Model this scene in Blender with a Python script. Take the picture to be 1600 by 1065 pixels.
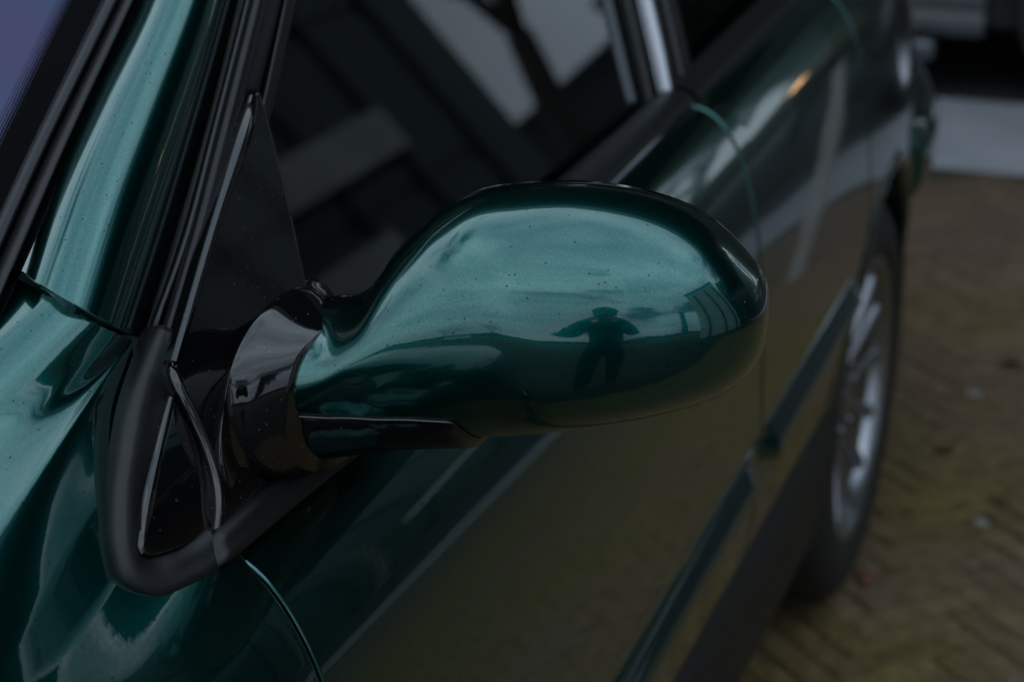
import bpy, bmesh, math, random
from mathutils import Vector, Matrix
PI = math.pi
sc = bpy.context.scene
for o in list(bpy.data.objects): bpy.data.objects.remove(o)
COL = sc.collection
RND = random.Random(7)

# ---------------------------------------------------------------- camera
CAM = Vector((0.40985, 0.0, 1.36))
PITCH = math.radians(20.5); YAW = math.radians(20.5)
cd = bpy.data.cameras.new('camera'); cam = bpy.data.objects.new('camera', cd); COL.objects.link(cam)
cam.location = CAM; cam.rotation_euler = (PI/2 - PITCH, 0, YAW)
cd.sensor_width = 36; cd.lens = 3030.0/1600*36; cd.clip_start = 0.02; cd.clip_end = 3000
cd.dof.use_dof = True; cd.dof.focus_distance = 1.10; cd.dof.aperture_fstop = 6.3; cd.dof.aperture_blades = 7
sc.camera = cam

# ---------------------------------------------------------------- world: bright broken cloud over a blue sky
w = bpy.data.worlds.new('World'); sc.world = w; w.use_nodes = True
nt = w.node_tree; nt.nodes.clear()
def N(nt, t, **k):
    n = nt.nodes.new(t)
    for a, b in k.items():
        if a == 'inp':
            for i, v in b.items(): n.inputs[i].default_value = v
        else: setattr(n, a, b)
    return n
def LK(nt, a, b): nt.links.new(a, b)
SUN_EL, SUN_ROT = math.radians(24), math.radians(215)
sky = N(nt, 'ShaderNodeTexSky', sky_type='NISHITA', sun_disc=False, sun_elevation=SUN_EL, sun_rotation=SUN_ROT)
sky.air_density = 1.3; sky.dust_density = 0.4
tc = N(nt, 'ShaderNodeTexCoord')
mp = N(nt, 'ShaderNodeMapping'); mp.inputs['Scale'].default_value = (1.0, 1.0, 3.2); mp.inputs['Location'].default_value = (4.1, 2.3, 0.2)
n1 = N(nt, 'ShaderNodeTexNoise', inp={'Scale': 1.6, 'Detail': 6.0, 'Roughness': 0.48, 'Distortion': 0.2})
r1 = N(nt, 'ShaderNodeValToRGB'); r1.color_ramp.elements[0].position = 0.37; r1.color_ramp.elements[1].position = 0.46
n2 = N(nt, 'ShaderNodeTexNoise', inp={'Scale': 2.2, 'Detail': 4.0, 'Roughness': 0.42})
r2 = N(nt, 'ShaderNodeValToRGB'); r2.color_ramp.elements[0].position = 0.30; r2.color_ramp.elements[1].position = 0.72
r2.color_ramp.elements[0].color = (8.5, 11.2, 14.0, 1); r2.color_ramp.elements[1].color = (19.5, 22.6, 25.8, 1)
mx = N(nt, 'ShaderNodeMixRGB')
bg = N(nt, 'ShaderNodeBackground'); bg.inputs['Strength'].default_value = 0.12
ow = N(nt, 'ShaderNodeOutputWorld')
LK(nt, tc.outputs['Generated'], mp.inputs[0]); LK(nt, mp.outputs[0], n1.inputs[0]); LK(nt, mp.outputs[0], n2.inputs[0])
LK(nt, n2.outputs[0], r2.inputs[0])
sx = N(nt, 'ShaderNodeSeparateXYZ'); LK(nt, tc.outputs['Generated'], sx.inputs[0])
hz = N(nt, 'ShaderNodeMapRange', inp={'From Min': 0.0, 'From Max': 0.45, 'To Min': 0.10, 'To Max': 0.0}); LK(nt, sx.outputs[2], hz.inputs[0])
ad = N(nt, 'ShaderNodeMath', operation='ADD'); LK(nt, n1.outputs[0], ad.inputs[0]); hz2 = N(nt, 'ShaderNodeMapRange', inp={'From Min': 0.5, 'From Max': 0.9, 'To Min': 0.0, 'To Max': 0.06}); LK(nt, sx.outputs[2], hz2.inputs[0])
ad0 = N(nt, 'ShaderNodeMath', operation='ADD'); LK(nt, hz.outputs[0], ad0.inputs[0]); LK(nt, hz2.outputs[0], ad0.inputs[1]); LK(nt, ad0.outputs[0], ad.inputs[1]); LK(nt, ad.outputs[0], r1.inputs[0])
cg = N(nt, 'ShaderNodeMapRange', inp={'From Min': 0.0, 'From Max': 1.0, 'To Min': 0.50, 'To Max': 1.0}); LK(nt, sx.outputs[2], cg.inputs[0])   # a cloudy sky is about three times brighter overhead than at the horizon
cm = N(nt, 'ShaderNodeMixRGB', blend_type='MULTIPLY'); cm.inputs[0].default_value = 1; LK(nt, r2.outputs[0], cm.inputs[1]); LK(nt, cg.outputs[0], cm.inputs[2])
LK(nt, r1.outputs[0], mx.inputs[0]); LK(nt, sky.outputs[0], mx.inputs[1]); LK(nt, cm.outputs[0], mx.inputs[2])
LK(nt, mx.outputs[0], bg.inputs[0]); LK(nt, bg.outputs[0], ow.inputs[0])
# weak, very soft sun behind the cloud
sd = bpy.data.lights.new('sun', 'SUN'); sd.energy = 0.5; sd.angle = math.radians(110); sd.color = (1, .93, .84)
sun = bpy.data.objects.new('sun', sd); COL.objects.link(sun)
_sdir = Vector((math.sin(SUN_ROT)*math.cos(SUN_EL), math.cos(SUN_ROT)*math.cos(SUN_EL), math.sin(SUN_EL)))
sun.rotation_euler = _sdir.to_track_quat('Z', 'Y').to_euler()
sc.view_settings.view_transform = 'Standard'; sc.view_settings.look = 'None'; sc.view_settings.gamma = 1
sc.view_settings.use_curve_mapping = False; sc.view_settings.exposure = -0.5
sc.render.engine = 'CYCLES'
sc.cycles.use_denoising = True; sc.cycles.max_bounces = 8; sc.cycles.glossy_bounces = 5; sc.cycles.transparent_max_bounces = 12
sc.cycles.caustics_reflective = False; sc.cycles.caustics_refractive = False; sc.cycles.sample_clamp_indirect = 4.0

# ---------------------------------------------------------------- helpers
def tag(o, label=None, cat=None, group=None, kind=None):
    for k, v in (('label', label), ('category', cat), ('group', group), ('kind', kind)):
        if v: o[k] = v
    return o
def empty(name, loc, label=None, cat=None, group=None, rz=0, parent=None):
    o = bpy.data.objects.new(name, None); COL.objects.link(o); o.location = loc; o.rotation_euler = (0, 0, rz)
    if parent: o.parent = parent
    return tag(o, label, cat, group)
def mesh(name, verts, faces, mat, parent=None, smooth=True, loc=None):
    me = bpy.data.meshes.new(name); me.from_pydata([tuple(v) for v in verts], [], faces); me.update()
    if smooth: me.polygons.foreach_set('use_smooth', [True]*len(me.polygons))
    if mat: me.materials.append(mat)
    o = bpy.data.objects.new(name, me); COL.objects.link(o)
    if parent: o.parent = parent
    if loc: o.location = loc
    return o
def hermite(pts, n):
    """smooth resample of a polyline to n points (uniform in chord parameter)"""
    P = [Vector(p) for p in pts]; m = len(P)
    if m == 2: return [P[0].lerp(P[1], i/(n-1)) for i in range(n)]
    T = [0.0]
    for i in range(1, m): T.append(T[-1] + max((P[i]-P[i-1]).length, 1e-6))
    D = []
    for i in range(m):
        if i == 0: d = (P[1]-P[0])/(T[1]-T[0])
        elif i == m-1: d = (P[-1]-P[-2])/(T[-1]-T[-2])
        else:
            a = (P[i]-P[i-1])/(T[i]-T[i-1]); b = (P[i+1]-P[i])/(T[i+1]-T[i]); u = (T[i]-T[i-1])/(T[i+1]-T[i-1]); d = a*(1-u)+b*u
        D.append(d)
    out = []; j = 0
    for k in range(n):
        t = T[-1]*k/(n-1)
        while j < m-2 and t > T[j+1]: j += 1
        h = T[j+1]-T[j]; s = (t-T[j])/h
        out.append(P[j]*(2*s**3-3*s*s+1) + D[j]*(h*(s**3-2*s*s+s)) + P[j+1]*(3*s*s-2*s**3) + D[j+1]*(h*(s**3-s*s)))
    return out
def h1(xs, ys, x):
    """smooth 1-D interpolation"""
    if x <= xs[0]: return ys[0]
    if x >= xs[-1]: return ys[-1]
    i = 0
    while x > xs[i+1]: i += 1
    def d(k):
        if k == 0: return (ys[1]-ys[0])/(xs[1]-xs[0])
        if k == len(xs)-1: return (ys[-1]-ys[-2])/(xs[-1]-xs[-2])
        return (ys[k+1]-ys[k-1])/(xs[k+1]-xs[k-1])
    h = xs[i+1]-xs[i]; t = (x-xs[i])/h
    return (2*t**3-3*t*t+1)*ys[i]+(t**3-2*t*t+t)*h*d(i)+(3*t*t-2*t**3)*ys[i+1]+(t**3-t*t)*h*d(i+1)
def lerp1(xs, ys, x):
    if x <= xs[0]: return ys[0]
    for i in range(1, len(xs)):
        if x <= xs[i]: return ys[i-1]+(ys[i]-ys[i-1])*(x-xs[i-1])/(xs[i]-xs[i-1])
    return ys[-1]
def grid(name, rows, mat, parent=None, closed=False, cap=False, smooth=True, flip=False):
    """rows: list of equal-length point lists -> one quad surface"""
    m = len(rows[0]); V = [p for r in rows for p in r]; F = []
    for i in range(len(rows)-1):
        for j in range(m if closed else m-1):
            a = i*m+j; b = i*m+(j+1) % m
            f = (a, b, b+m, a+m); F.append(f[::-1] if flip else f)
    if cap:
        f = tuple(range(m)); g = tuple(range((len(rows)-1)*m, len(rows)*m))
        F.append(f[::-1] if not flip else f); F.append(g if not flip else g[::-1])
    return mesh(name, V, F, mat, parent, smooth)
def rails(name, rl, n, mat, parent=None, cross=0, flip=False):
    """loft along several rails; cross>0 smooths across them with that many samples"""
    R = [hermite(r, n) for r in rl]
    rows = []
    for i in range(n):
        c = [r[i] for r in R]
        rows.append(hermite(c, cross) if cross else c)
    return grid(name, rows, mat, parent, flip=flip)
def tube(name, path, r, mat, parent=None, seg=10, n=None, close=False):
    P = hermite(path, n) if n else [Vector(p) for p in path]
    rows = []
    for i, p in enumerate(P):
        t = (P[min(i+1, len(P)-1)]-P[max(i-1, 0)]).normalized()
        u = t.cross(Vector((0, 0, 1)))
        if u.length < .05: u = t.cross(Vector((1, 0, 0)))
        u.normalize(); v = u.cross(t)
        rr = r(i/(len(P)-1)) if callable(r) else r
        rows.append([p+u*(rr*math.cos(2*PI*k/seg))+v*(rr*math.sin(2*PI*k/seg)) for k in range(seg)])
    return grid(name, rows, mat, parent, closed=True, cap=True)
def box(name, lo, hi, mat, parent=None, bev=0.0, seg=2, smooth=None):
    bm = bmesh.new(); bmesh.ops.create_cube(bm, size=1)
    for v in bm.verts: v.co = Vector([lo[k]+(hi[k]-lo[k])*(v.co[k]+.5) for k in range(3)])
    if bev: bmesh.ops.bevel(bm, geom=bm.edges[:], offset=bev, segments=seg, profile=.7, affect='EDGES')
    me = bpy.data.meshes.new(name); bm.to_mesh(me); bm.free()
    if bev: me.polygons.foreach_set('use_smooth', [True]*len(me.polygons))
    me.materials.append(mat); o = bpy.data.objects.new(name, me); COL.objects.link(o)
    if parent: o.parent = parent
    return o
def plate(name, outline, nrm, thick, mat, parent=None, bev=.002, seg=3, bulge=0.0):
    """flat outline (3-D points, nearly coplanar) extruded along nrm with rounded edges"""
    bm = bmesh.new(); nrm = Vector(nrm).normalized()
    vs = [bm.verts.new(Vector(p)-nrm*thick) for p in outline]
    f = bm.faces.new(vs); f.normal_update()
    if f.normal.dot(nrm) < 0: f.normal_flip()
    ex = bmesh.ops.extrude_face_region(bm, geom=[f])
    top = [v for v in ex['geom'] if isinstance(v, bmesh.types.BMVert)]
    for v in top: v.co += nrm*thick
    bm.normal_update()
    ed = [e for e in bm.edges if all(v in top for v in e.verts) and len(e.link_faces) == 2]
    if bev: bmesh.ops.bevel(bm, geom=ed, offset=bev, segments=seg, profile=.6, affect='EDGES')
    bmesh.ops.recalc_face_normals(bm, faces=bm.faces)
    me = bpy.data.meshes.new(name); bm.to_mesh(me); bm.free()
    me.polygons.foreach_set('use_smooth', [True]*len(me.polygons))
    me.materials.append(mat); o = bpy.data.objects.new(name, me); COL.objects.link(o)
    if parent: o.parent = parent; o.matrix_parent_inverse = Matrix.Translation(-parent.location)
    es = o.modifiers.new('es', 'EDGE_SPLIT'); es.split_angle = math.radians(50); o.modifiers.new('wn', 'WEIGHTED_NORMAL').weight = 100
    return o
def lathe(name, prof, mat, parent=None, seg=48, axis='X', centre=(0, 0, 0)):
    rows = []
    for (h, r) in prof:
        rows.append([Vector((h, r*math.cos(2*PI*k/seg), r*math.sin(2*PI*k/seg)))+Vector(centre) for k in range(seg)])
    return grid(name, rows, mat, parent, closed=True)

# ---------------------------------------------------------------- materials
def mat(name, base, rough=.5, metal=0.0, coat=0.0, coat_r=.02, spec=.5, alpha=None):
    m = bpy.data.materials.new(name); m.use_nodes = True; b = m.node_tree.nodes['Principled BSDF']
    b.inputs['Base Color'].default_value = (*base, 1); b.inputs['Roughness'].default_value = rough
    b.inputs['Metallic'].default_value = metal; b.inputs['Coat Weight'].default_value = coat
    b.inputs['Coat Roughness'].default_value = coat_r; b.inputs['Specular IOR Level'].default_value = spec
    return m
def bsdf(m): return m.node_tree.nodes['Principled BSDF']
def dusty(m, base, dust=(.25, .27, .28), amount=1.0, scale=330.0):
    """sparse tiny specks of dust and rain marks on a panel"""
    t = m.node_tree; b = bsdf(m)
    c = N(t, 'ShaderNodeTexCoord'); v = N(t, 'ShaderNodeTexVoronoi', inp={'Scale': scale, 'Randomness': 1.0})
    LK(t, c.outputs['Object'], v.inputs['Vector'])
    lt = N(t, 'ShaderNodeMath', operation='LESS_THAN'); lt.inputs[1].default_value = .20*amount
    LK(t, v.outputs['Distance'], lt.inputs[0])
    sp = N(t, 'ShaderNodeSeparateColor'); LK(t, v.outputs['Color'], sp.inputs[0])
    g = N(t, 'ShaderNodeMath', operation='GREATER_THAN'); g.inputs[1].default_value = .90; LK(t, sp.outputs[0], g.inputs[0])
    mu = N(t, 'ShaderNodeMath', operation='MULTIPLY'); LK(t, lt.outputs[0], mu.inputs[0]); LK(t, g.outputs[0], mu.inputs[1])
    return t, b, mu
def paint_material():
    m = mat('green_metallic_paint', (.0003, .062, .052), .215, .96, 1.0, .012)
    bsdf(m).inputs['Coat IOR'].default_value = 1.6
    t, b, mu = dusty(m, None)
    c = t.nodes['Texture Coordinate']
    fl = N(t, 'ShaderNodeTexVoronoi', inp={'Scale': 2600.0}); LK(t, c.outputs['Object'], fl.inputs['Vector'])
    sp = N(t, 'ShaderNodeSeparateColor'); LK(t, fl.outputs['Color'], sp.inputs[0])
    mr = N(t, 'ShaderNodeMapRange', inp={'From Min': 0., 'From Max': 1., 'To Min': .62, 'To Max': 1.38}); LK(t, sp.outputs[0], mr.inputs[0])
    hs = N(t, 'ShaderNodeHueSaturation', inp={'Color': (.001, .078, .070, 1)}); LK(t, mr.outputs[0], hs.inputs['Value'])
    mx = N(t, 'ShaderNodeMixRGB'); mx.inputs[2].default_value = (.03, .035, .035, 1)
    LK(t, mu.outputs[0], mx.inputs[0]); LK(t, hs.outputs[0], mx.inputs[1]); LK(t, mx.outputs[0], b.inputs['Base Color'])
    iv = N(t, 'ShaderNodeMath', operation='SUBTRACT'); iv.inputs[0].default_value = 1; LK(t, mu.outputs[0], iv.inputs[1]); LK(t, iv.outputs[0], b.inputs['Coat Weight'])
    # slight orange peel in the clear coat
    no = N(t, 'ShaderNodeTexNoise', inp={'Scale': 260.0, 'Detail': 2.0}); LK(t, c.outputs['Object'], no.inputs['Vector'])
    bp = N(t, 'ShaderNodeBump', inp={'Strength': .03, 'Distance': .0004}); LK(t, no.outputs[0], bp.inputs['Height'])
    LK(t, bp.outputs[0], b.inputs['Coat Normal'])
    return m
PAINT = paint_material()
def gloss_black_material():
    m = mat('gloss_black_plastic', (.005, .005, .006), .045, 0, 0)
    bsdf(m).inputs['IOR'].default_value = 1.6
    t, b, mu = dusty(m, None)
    mx = N(t, 'ShaderNodeMixRGB'); mx.inputs[1].default_value = (.003, .003, .0035, 1); mx.inputs[2].default_value = (.05, .05, .05, 1)
    LK(t, mu.outputs[0], mx.inputs[0]); LK(t, mx.outputs[0], b.inputs['Base Color'])
    c = t.nodes['Texture Coordinate']
    no = N(t, 'ShaderNodeTexNoise', inp={'Scale': 120.0, 'Detail': 3.0}); LK(t, c.outputs['Object'], no.inputs['Vector'])
    bp = N(t, 'ShaderNodeBump', inp={'Strength': .08, 'Distance': .0012}); LK(t, no.outputs[0], bp.inputs['Height']); LK(t, bp.outputs[0], b.inputs['Normal']); bp.inputs['Strength'].default_value = .025
    return m
BLACK = gloss_black_material()
def noisy(name, c1, c2, scale, rough, bump=.2, dist=.001, detail=6.0, metal=0, spec=.5, p=(.35, .65), rough2=None):
    m = mat(name, c1, rough, metal, spec=spec); t = m.node_tree; b = bsdf(m)
    c = N(t, 'ShaderNodeTexCoord'); no = N(t, 'ShaderNodeTexNoise', inp={'Scale': scale, 'Detail': detail, 'Roughness': .6})
    LK(t, c.outputs['Object'], no.inputs['Vector'])
    r = N(t, 'ShaderNodeValToRGB'); r.color_ramp.elements[0].position = p[0]; r.color_ramp.elements[1].position = p[1]
    r.color_ramp.elements[0].color = (*c1, 1); r.color_ramp.elements[1].color = (*c2, 1)
    LK(t, no.outputs[0], r.inputs[0]); LK(t, r.outputs[0], b.inputs['Base Color'])
    if bump:
        bp = N(t, 'ShaderNodeBump', inp={'Strength': bump, 'Distance': dist}); LK(t, no.outputs[0], bp.inputs['Height']); LK(t, bp.outputs[0], b.inputs['Normal'])
    return m
RUBBER = noisy('matte_black_rubber', (.0035, .0035, .0045), (.0065, .0065, .0075), 160, .46, .25, .0006)
SATIN = noisy('satin_dark_trim', (.008, .008, .010), (.012, .011, .014), 60, .30, .1, .0005)
LIPM = mat('black_seal', (.004, .004, .005), .4)
CHROME = mat('brushed_bright_trim', (.36, .37, .40), .22, 1.0)
TYRE = noisy('tyre_rubber', (.010, .010, .011), (.018, .017, .017), 40, .7, .2, .002)
bsdf(SATIN).inputs['Specular IOR Level'].default_value = .26; bsdf(RUBBER).inputs['Specular IOR Level'].default_value = .38
ALLOY = mat('alloy_silver', (.34, .35, .38), .36, 1.0)
SILL = noisy('black_sill_plastic', (.006, .006, .006), (.011, .011, .010), 90, .62, .3, .001)
DARKIN = mat('dark_interior', (.20, .27, .235), .8)
SEATM = noisy('dark_seat_cloth', (.16, .205, .18), (.24, .29, .26), 200, .9)
PAPERM = mat('pale_card', (.55, .58, .56), .8)
def glass_material(name, tint, ior=1.5):
    m = bpy.data.materials.new(name); m.use_nodes = True; t = m.node_tree; t.nodes.clear()
    o = N(t, 'ShaderNodeOutputMaterial'); tr = N(t, 'ShaderNodeBsdfTransparent'); tr.inputs[0].default_value = (*tint, 1)
    gl = N(t, 'ShaderNodeBsdfGlossy'); gl.inputs['Roughness'].default_value = .0; gl.inputs[0].default_value = (.95, .98, 1, 1)
    fr = N(t, 'ShaderNodeFresnel', inp={'IOR': ior}); mx = N(t, 'ShaderNodeMixShader')
    LK(t, fr.outputs[0], mx.inputs[0]); LK(t, tr.outputs[0], mx.inputs[1]); LK(t, gl.outputs[0], mx.inputs[2]); LK(t, mx.outputs[0], o.inputs[0])
    return m
GLASS = glass_material('tinted_side_glass', (.46, .58, .54), 1.42)

# ================================================================ THE GROUND
def ground_material():
    m = mat('mossy_ground', (.1, .1, .1), .9); t = m.node_tree; b = bsdf(m)
    c = N(t, 'ShaderNodeTexCoord')
    n = N(t, 'ShaderNodeTexNoise', inp={'Scale': .9, 'Detail': 8.0}); LK(t, c.outputs['Object'], n.inputs['Vector'])
    r = N(t, 'ShaderNodeValToRGB'); e = r.color_ramp.elements; e[0].position = .35; e[0].color = (.022, .019, .016, 1); e[1].position = .62; e[1].color = (.024, .024, .014, 1)
    LK(t, n.outputs[0], r.inputs[0]); LK(t, r.outputs[0], b.inputs['Base Color'])
    return m
def brick_material():
    m = mat('weathered_mossy_paver', (.1, .1, .1), .85, spec=.3); t = m.node_tree; b = bsdf(m)
    g = N(t, 'ShaderNodeNewGeometry'); oi = N(t, 'ShaderNodeObjectInfo')
    n = N(t, 'ShaderNodeTexNoise', inp={'Scale': 1.6, 'Detail': 7.0, 'Roughness': .62}); LK(t, g.outputs['Position'], n.inputs['Vector'])
    r = N(t, 'ShaderNodeValToRGB'); e = r.color_ramp.elements; e[0].position = .36; e[0].color = (0, 0, 0, 1); e[1].position = .58; e[1].color = (1, 1, 1, 1)
    LK(t, n.outputs[0], r.inputs[0])
    n2 = N(t, 'ShaderNodeTexNoise', inp={'Scale': 30.0, 'Detail': 6.0, 'Roughness': .7}); LK(t, g.outputs['Position'], n2.inputs['Vector'])
    br = N(t, 'ShaderNodeValToRGB'); e = br.color_ramp.elements; e[0].position = .3; e[0].color = (.086, .058, .038, 1); e[1].position = .72; e[1].color = (.195, .135, .088, 1)
    LK(t, n2.outputs[0], br.inputs[0])
    ms = N(t, 'ShaderNodeValToRGB'); e = ms.color_ramp.elements; e[0].position = .32; e[0].color = (.072, .051, .018, 1); e[1].position = .7; e[1].color = (.205, .150, .052, 1)
    LK(t, n2.outputs[0], ms.inputs[0])
    sy = N(t, 'ShaderNodeSeparateXYZ'); LK(t, g.outputs['Position'], sy.inputs[0])
    fa = N(t, 'ShaderNodeMapRange', inp={'From Min': 3.6, 'From Max': 4.3, 'To Min': 1.0, 'To Max': 0.0}); LK(t, sy.outputs[1], fa.inputs[0])   # the strip by the concrete is drier
    mm = N(t, 'ShaderNodeMath', operation='MULTIPLY'); LK(t, r.outputs[0], mm.inputs[0]); LK(t, fa.outputs[0], mm.inputs[1])
    mx = N(t, 'ShaderNodeMixRGB'); LK(t, mm.outputs[0], mx.inputs[0]); LK(t, br.outputs[0], mx.inputs[1]); LK(t, ms.outputs[0], mx.inputs[2])
    mr = N(t, 'ShaderNodeMapRange', inp={'To Min': .85, 'To Max': 1.15}); LK(t, oi.outputs['Random'], mr.inputs[0])
    hs = N(t, 'ShaderNodeHueSaturation'); LK(t, mr.outputs[0], hs.inputs['Value']); LK(t, mx.outputs[0], hs.inputs['Color']); LK(t, hs.outputs[0], b.inputs['Base Color'])
    bp = N(t, 'ShaderNodeBump', inp={'Strength': .5, 'Distance': .004}); LK(t, n2.outputs[0], bp.inputs['Height']); LK(t, bp.outputs[0], b.inputs['Normal'])
    return m
BRICK = brick_material(); GROUND = ground_material()
gr = mesh('ground', [(-400, -400, -.012), (400, -400, -.012), (400, 400, -.012), (-400, 400, -.012)], [(0, 1, 2, 3)], GROUND, smooth=False)
tag(gr, kind='structure')
paving = mesh('paving', [(-3.5, .15, -.006), (4.2, .15, -.006), (4.2, 5.02, -.006), (-3.5, 5.02, -.006)], [(0, 1, 2, 3)], mat('joint_soil', (.050, .042, .020), .95), smooth=False)
tag(paving, kind='structure')
# herringbone pavers 200 x 100 mm, laid at 45 degrees
def brick_shape():
    bm = bmesh.new(); bmesh.ops.create_cube(bm, size=1)
    for v in bm.verts: v.co = Vector((v.co.x*.196, v.co.y*.0465, v.co.z*.04-.02))
    ed = [e for e in bm.edges if all(v.co.z > -.001 for v in e.verts)]
    bmesh.ops.bevel(bm, geom=ed, offset=.003, segments=1, affect='EDGES')
    bm.faces.ensure_lookup_table()
    lo = [f for f in bm.faces if f.normal.z < -.9]; bmesh.ops.delete(bm, geom=lo, context='FACES_ONLY')
    me = bpy.data.meshes.new('brick'); bm.to_mesh(me); bm.free(); me.materials.append(BRICK); return me
bme = brick_shape()
def herring():
    out = []; w_ = .05; ca = math.cos(PI/4)
    for i in range(-150, 150):
        for j in range(-150, 150):
            k = (i - j) % 8
            if k == 0: cx, cy, a = (i+2)*w_, (j+.5)*w_, 0.0
            elif k == 7: cx, cy, a = (i+.5)*w_, (j+2)*w_, PI/2
            else: continue
            x = (cx-cy)*ca+.3; y = (cx+cy)*ca+2.4      # the bond runs at 45 degrees to the car
            if -3.35 < x < 4.05 and .25 < y < 4.93: out.append((x, y, a+PI/4))
    return out
cells = herring()
def vis(x, y):
    d = Vector((x, y, 0))-CAM; F = Vector((-math.sin(YAW)*math.cos(PITCH), math.cos(YAW)*math.cos(PITCH), -math.sin(PITCH)))
    R = Vector((math.cos(YAW), math.sin(YAW), 0)); z = d.dot(F); px = 800+3030*d.dot(R)/z
    return 1130 < px < 1640 and x > -.35 and y > 1.9
near = [c for c in cells if vis(c[0], c[1])]
near.sort(key=lambda c: c[1]); near = near[:296]; ns = set(near)
for (x, y, a) in near:
    o = bpy.data.objects.new('brick', bme); COL.objects.link(o); o.parent = paving
    o.location = (x, y, RND.uniform(-.002, .003)); o.rotation_euler = (RND.uniform(-.012, .012), RND.uniform(-.012, .012), a+RND.uniform(-.012, .012))
V = []; F = []; bv = [v.co.copy() for v in bme.vertices]; bf = [tuple(p.vertices) for p in bme.polygons]
for c in cells:
    if c in ns: continue
    M = Matrix.Translation((c[0], c[1], RND.uniform(-.002, .003))) @ Matrix.Rotation(c[2]+RND.uniform(-.012, .012), 4, 'Z')
    b0 = len(V); V += [M @ v for v in bv]; F += [tuple(b0+i for i in f) for f in bf]
rest = mesh('bricks', V, F, BRICK, paving, smooth=False); rest['kind'] = 'stuff'
# pale concrete apron beyond the pavers
CONC = noisy('pale_concrete', (.33, .35, .38), (.42, .43, .46), 3, .8, .15, .002)
ap = box('concrete_strip', (-9, 5.06, -.02), (9, 5.80, .004), CONC); tag(ap, kind='structure')
yard = box('yard', (-30, 5.803, -.02), (30, 45, .002), noisy('dark_asphalt', (.012, .012, .013), (.024, .024, .025), 30, .85, .3, .004)); tag(yard, kind='structure')

# ================================================================ THE GREEN CAR
car = empty('parked_car', (-.85, 1.6, 0), 'dark green metallic car filling the left half of the photo, with a green wing mirror', 'car')
def cpart(o, parent=None):
    p = parent or car; o.parent = p
    if p is car: o.matrix_parent_inverse = Matrix.Translation(-car.location)
    return o
_m = mesh
def mesh(name, verts, faces, mat, parent=None, smooth=True, loc=None):
    """parts of the car are modelled in world coordinates"""
    o = _m(name, verts, faces, mat, None, smooth, loc)
    if parent is not None:
        o.parent = parent
        if parent in (car,): o.matrix_parent_inverse = Matrix.Translation(-car.location)
    return o
def adopt(o):
    o.parent = car; o.matrix_parent_inverse = Matrix.Translation(-car.location); return o

PROF = [(-.085, .36), (-.055, .365), (-.020, .385), (-.008, .43), (-.002, .49), (0, .55), (-.002, .62), (-.007, .69), (-.015, .745), (-.0245, .785), (-.037, .818), (-.050, .840), (-.066, .857), (-.082, .8655), (-.098, .8665), (-.12, .860)]
PZ = [p[1] for p in PROF[:13]]; PX = [p[0] for p in PROF[:13]]
def rise(y): return lerp1([-1, .86, 1.9, 2.3, 2.7, 3.4], [-.02, 0, .030, .052, .062, .045], y)
def planx(y): return -.10*max(0, (y-2.45)/.95)**2.2 if y > 2.45 else 0.0
def side(y, k):
    """point of the body side at station y; k = index into the resampled profile"""
    p = PRF[k]; f = min(1, max(0, (p.z-.40)/.45))
    return Vector((p.x+planx(y)*(1+.5*f), y, p.z+rise(y)*(.35+.65*f)))
PRF = [Vector((p.x, 0, p.z)) for p in hermite([(x, 0, z) for x, z in PROF], 90)]
NK = len(PRF)
def stations(y0, y1, step, e0=True, e1=True):
    n = max(4, int((y1-y0)/step)); ys = []
    if e0: ys += [(y0+.0002, -.012), (y0+.0001, -.0040), (y0+.0003, -.0014), (y0+.0009, -.0005), (y0+.0017, -.0001), (y0+.0022, 0), (y0+.0032, 0)]
    ys += [(y0+.006+(y1-y0-.012)*i/n, 0) for i in range(n+1)]
    if e1: ys += [(y1-.0048, 0), (y1-.0036, 0), (y1-.0030, -.0001), (y1-.0020, -.0007), (y1-.0008, -.0020), (y1-.0002, -.0045), (y1-.0004, -.012)]
    return ys
def side_panel(name, y0, y1, k0=0, k1=NK, mat_=PAINT, step=.03, e0=True, e1=True, yfun=None):
    rows = []
    for (y, dx) in stations(y0, y1, step, e0, e1):
        row = []
        for k in range(k0, k1):
            yy = y+(yfun(PRF[k].z, (y-y0)/(y1-y0)) if yfun else 0)
            a = side(yy, k); b = side(yy, min(k+1, NK-1)); c = side(yy, max(k-1, 0)); t = (b-c).normalized(); nn = Vector((t.z, 0, -t.x))
            row.append(a+nn*dx)
        rows.append(row)
    return grid(name, rows, mat_, car, flip=True)
SEAM_B = 1.838
seamf = lambda z, s: 0.022*max(0, min(1, (z-.62)/.25))*s   # the rear edge of the front door leans back towards the belt
door = side_panel('front_door', .8635, SEAM_B, yfun=seamf)
# rear door, cut by the wheel arch
WC = Vector((-.115, 2.615, .297)); RA = .352
def cut_arch(o):
    bm = bmesh.new(); bm.from_mesh(o.data)
    cy, cz = WC.y, WC.z
    dele = [v for v in bm.verts if (v.co.y-cy)**2+(v.co.z-cz)**2 < (RA-.012)**2]
    bmesh.ops.delete(bm, geom=dele, context='VERTS')
    for v in bm.verts:
        d = math.hypot(v.co.y-cy, v.co.z-cz)
        if d < RA+.012 and v.is_boundary and d > 1e-4:
            v.co.y = cy+(v.co.y-cy)*RA/d; v.co.z = cz+(v.co.z-cz)*RA/d
    bm.to_mesh(o.data); bm.free()
rdoor = side_panel('rear_door', SEAM_B+.004, 2.42, step=.012, yfun=lambda z, s: 0.022*max(0, min(1, (z-.62)/.25))*(1-s)); cut_arch(rdoor)
qp = side_panel('rear_quarter_panel', 2.424, 3.42, step=.012); cut_arch(qp)
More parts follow.
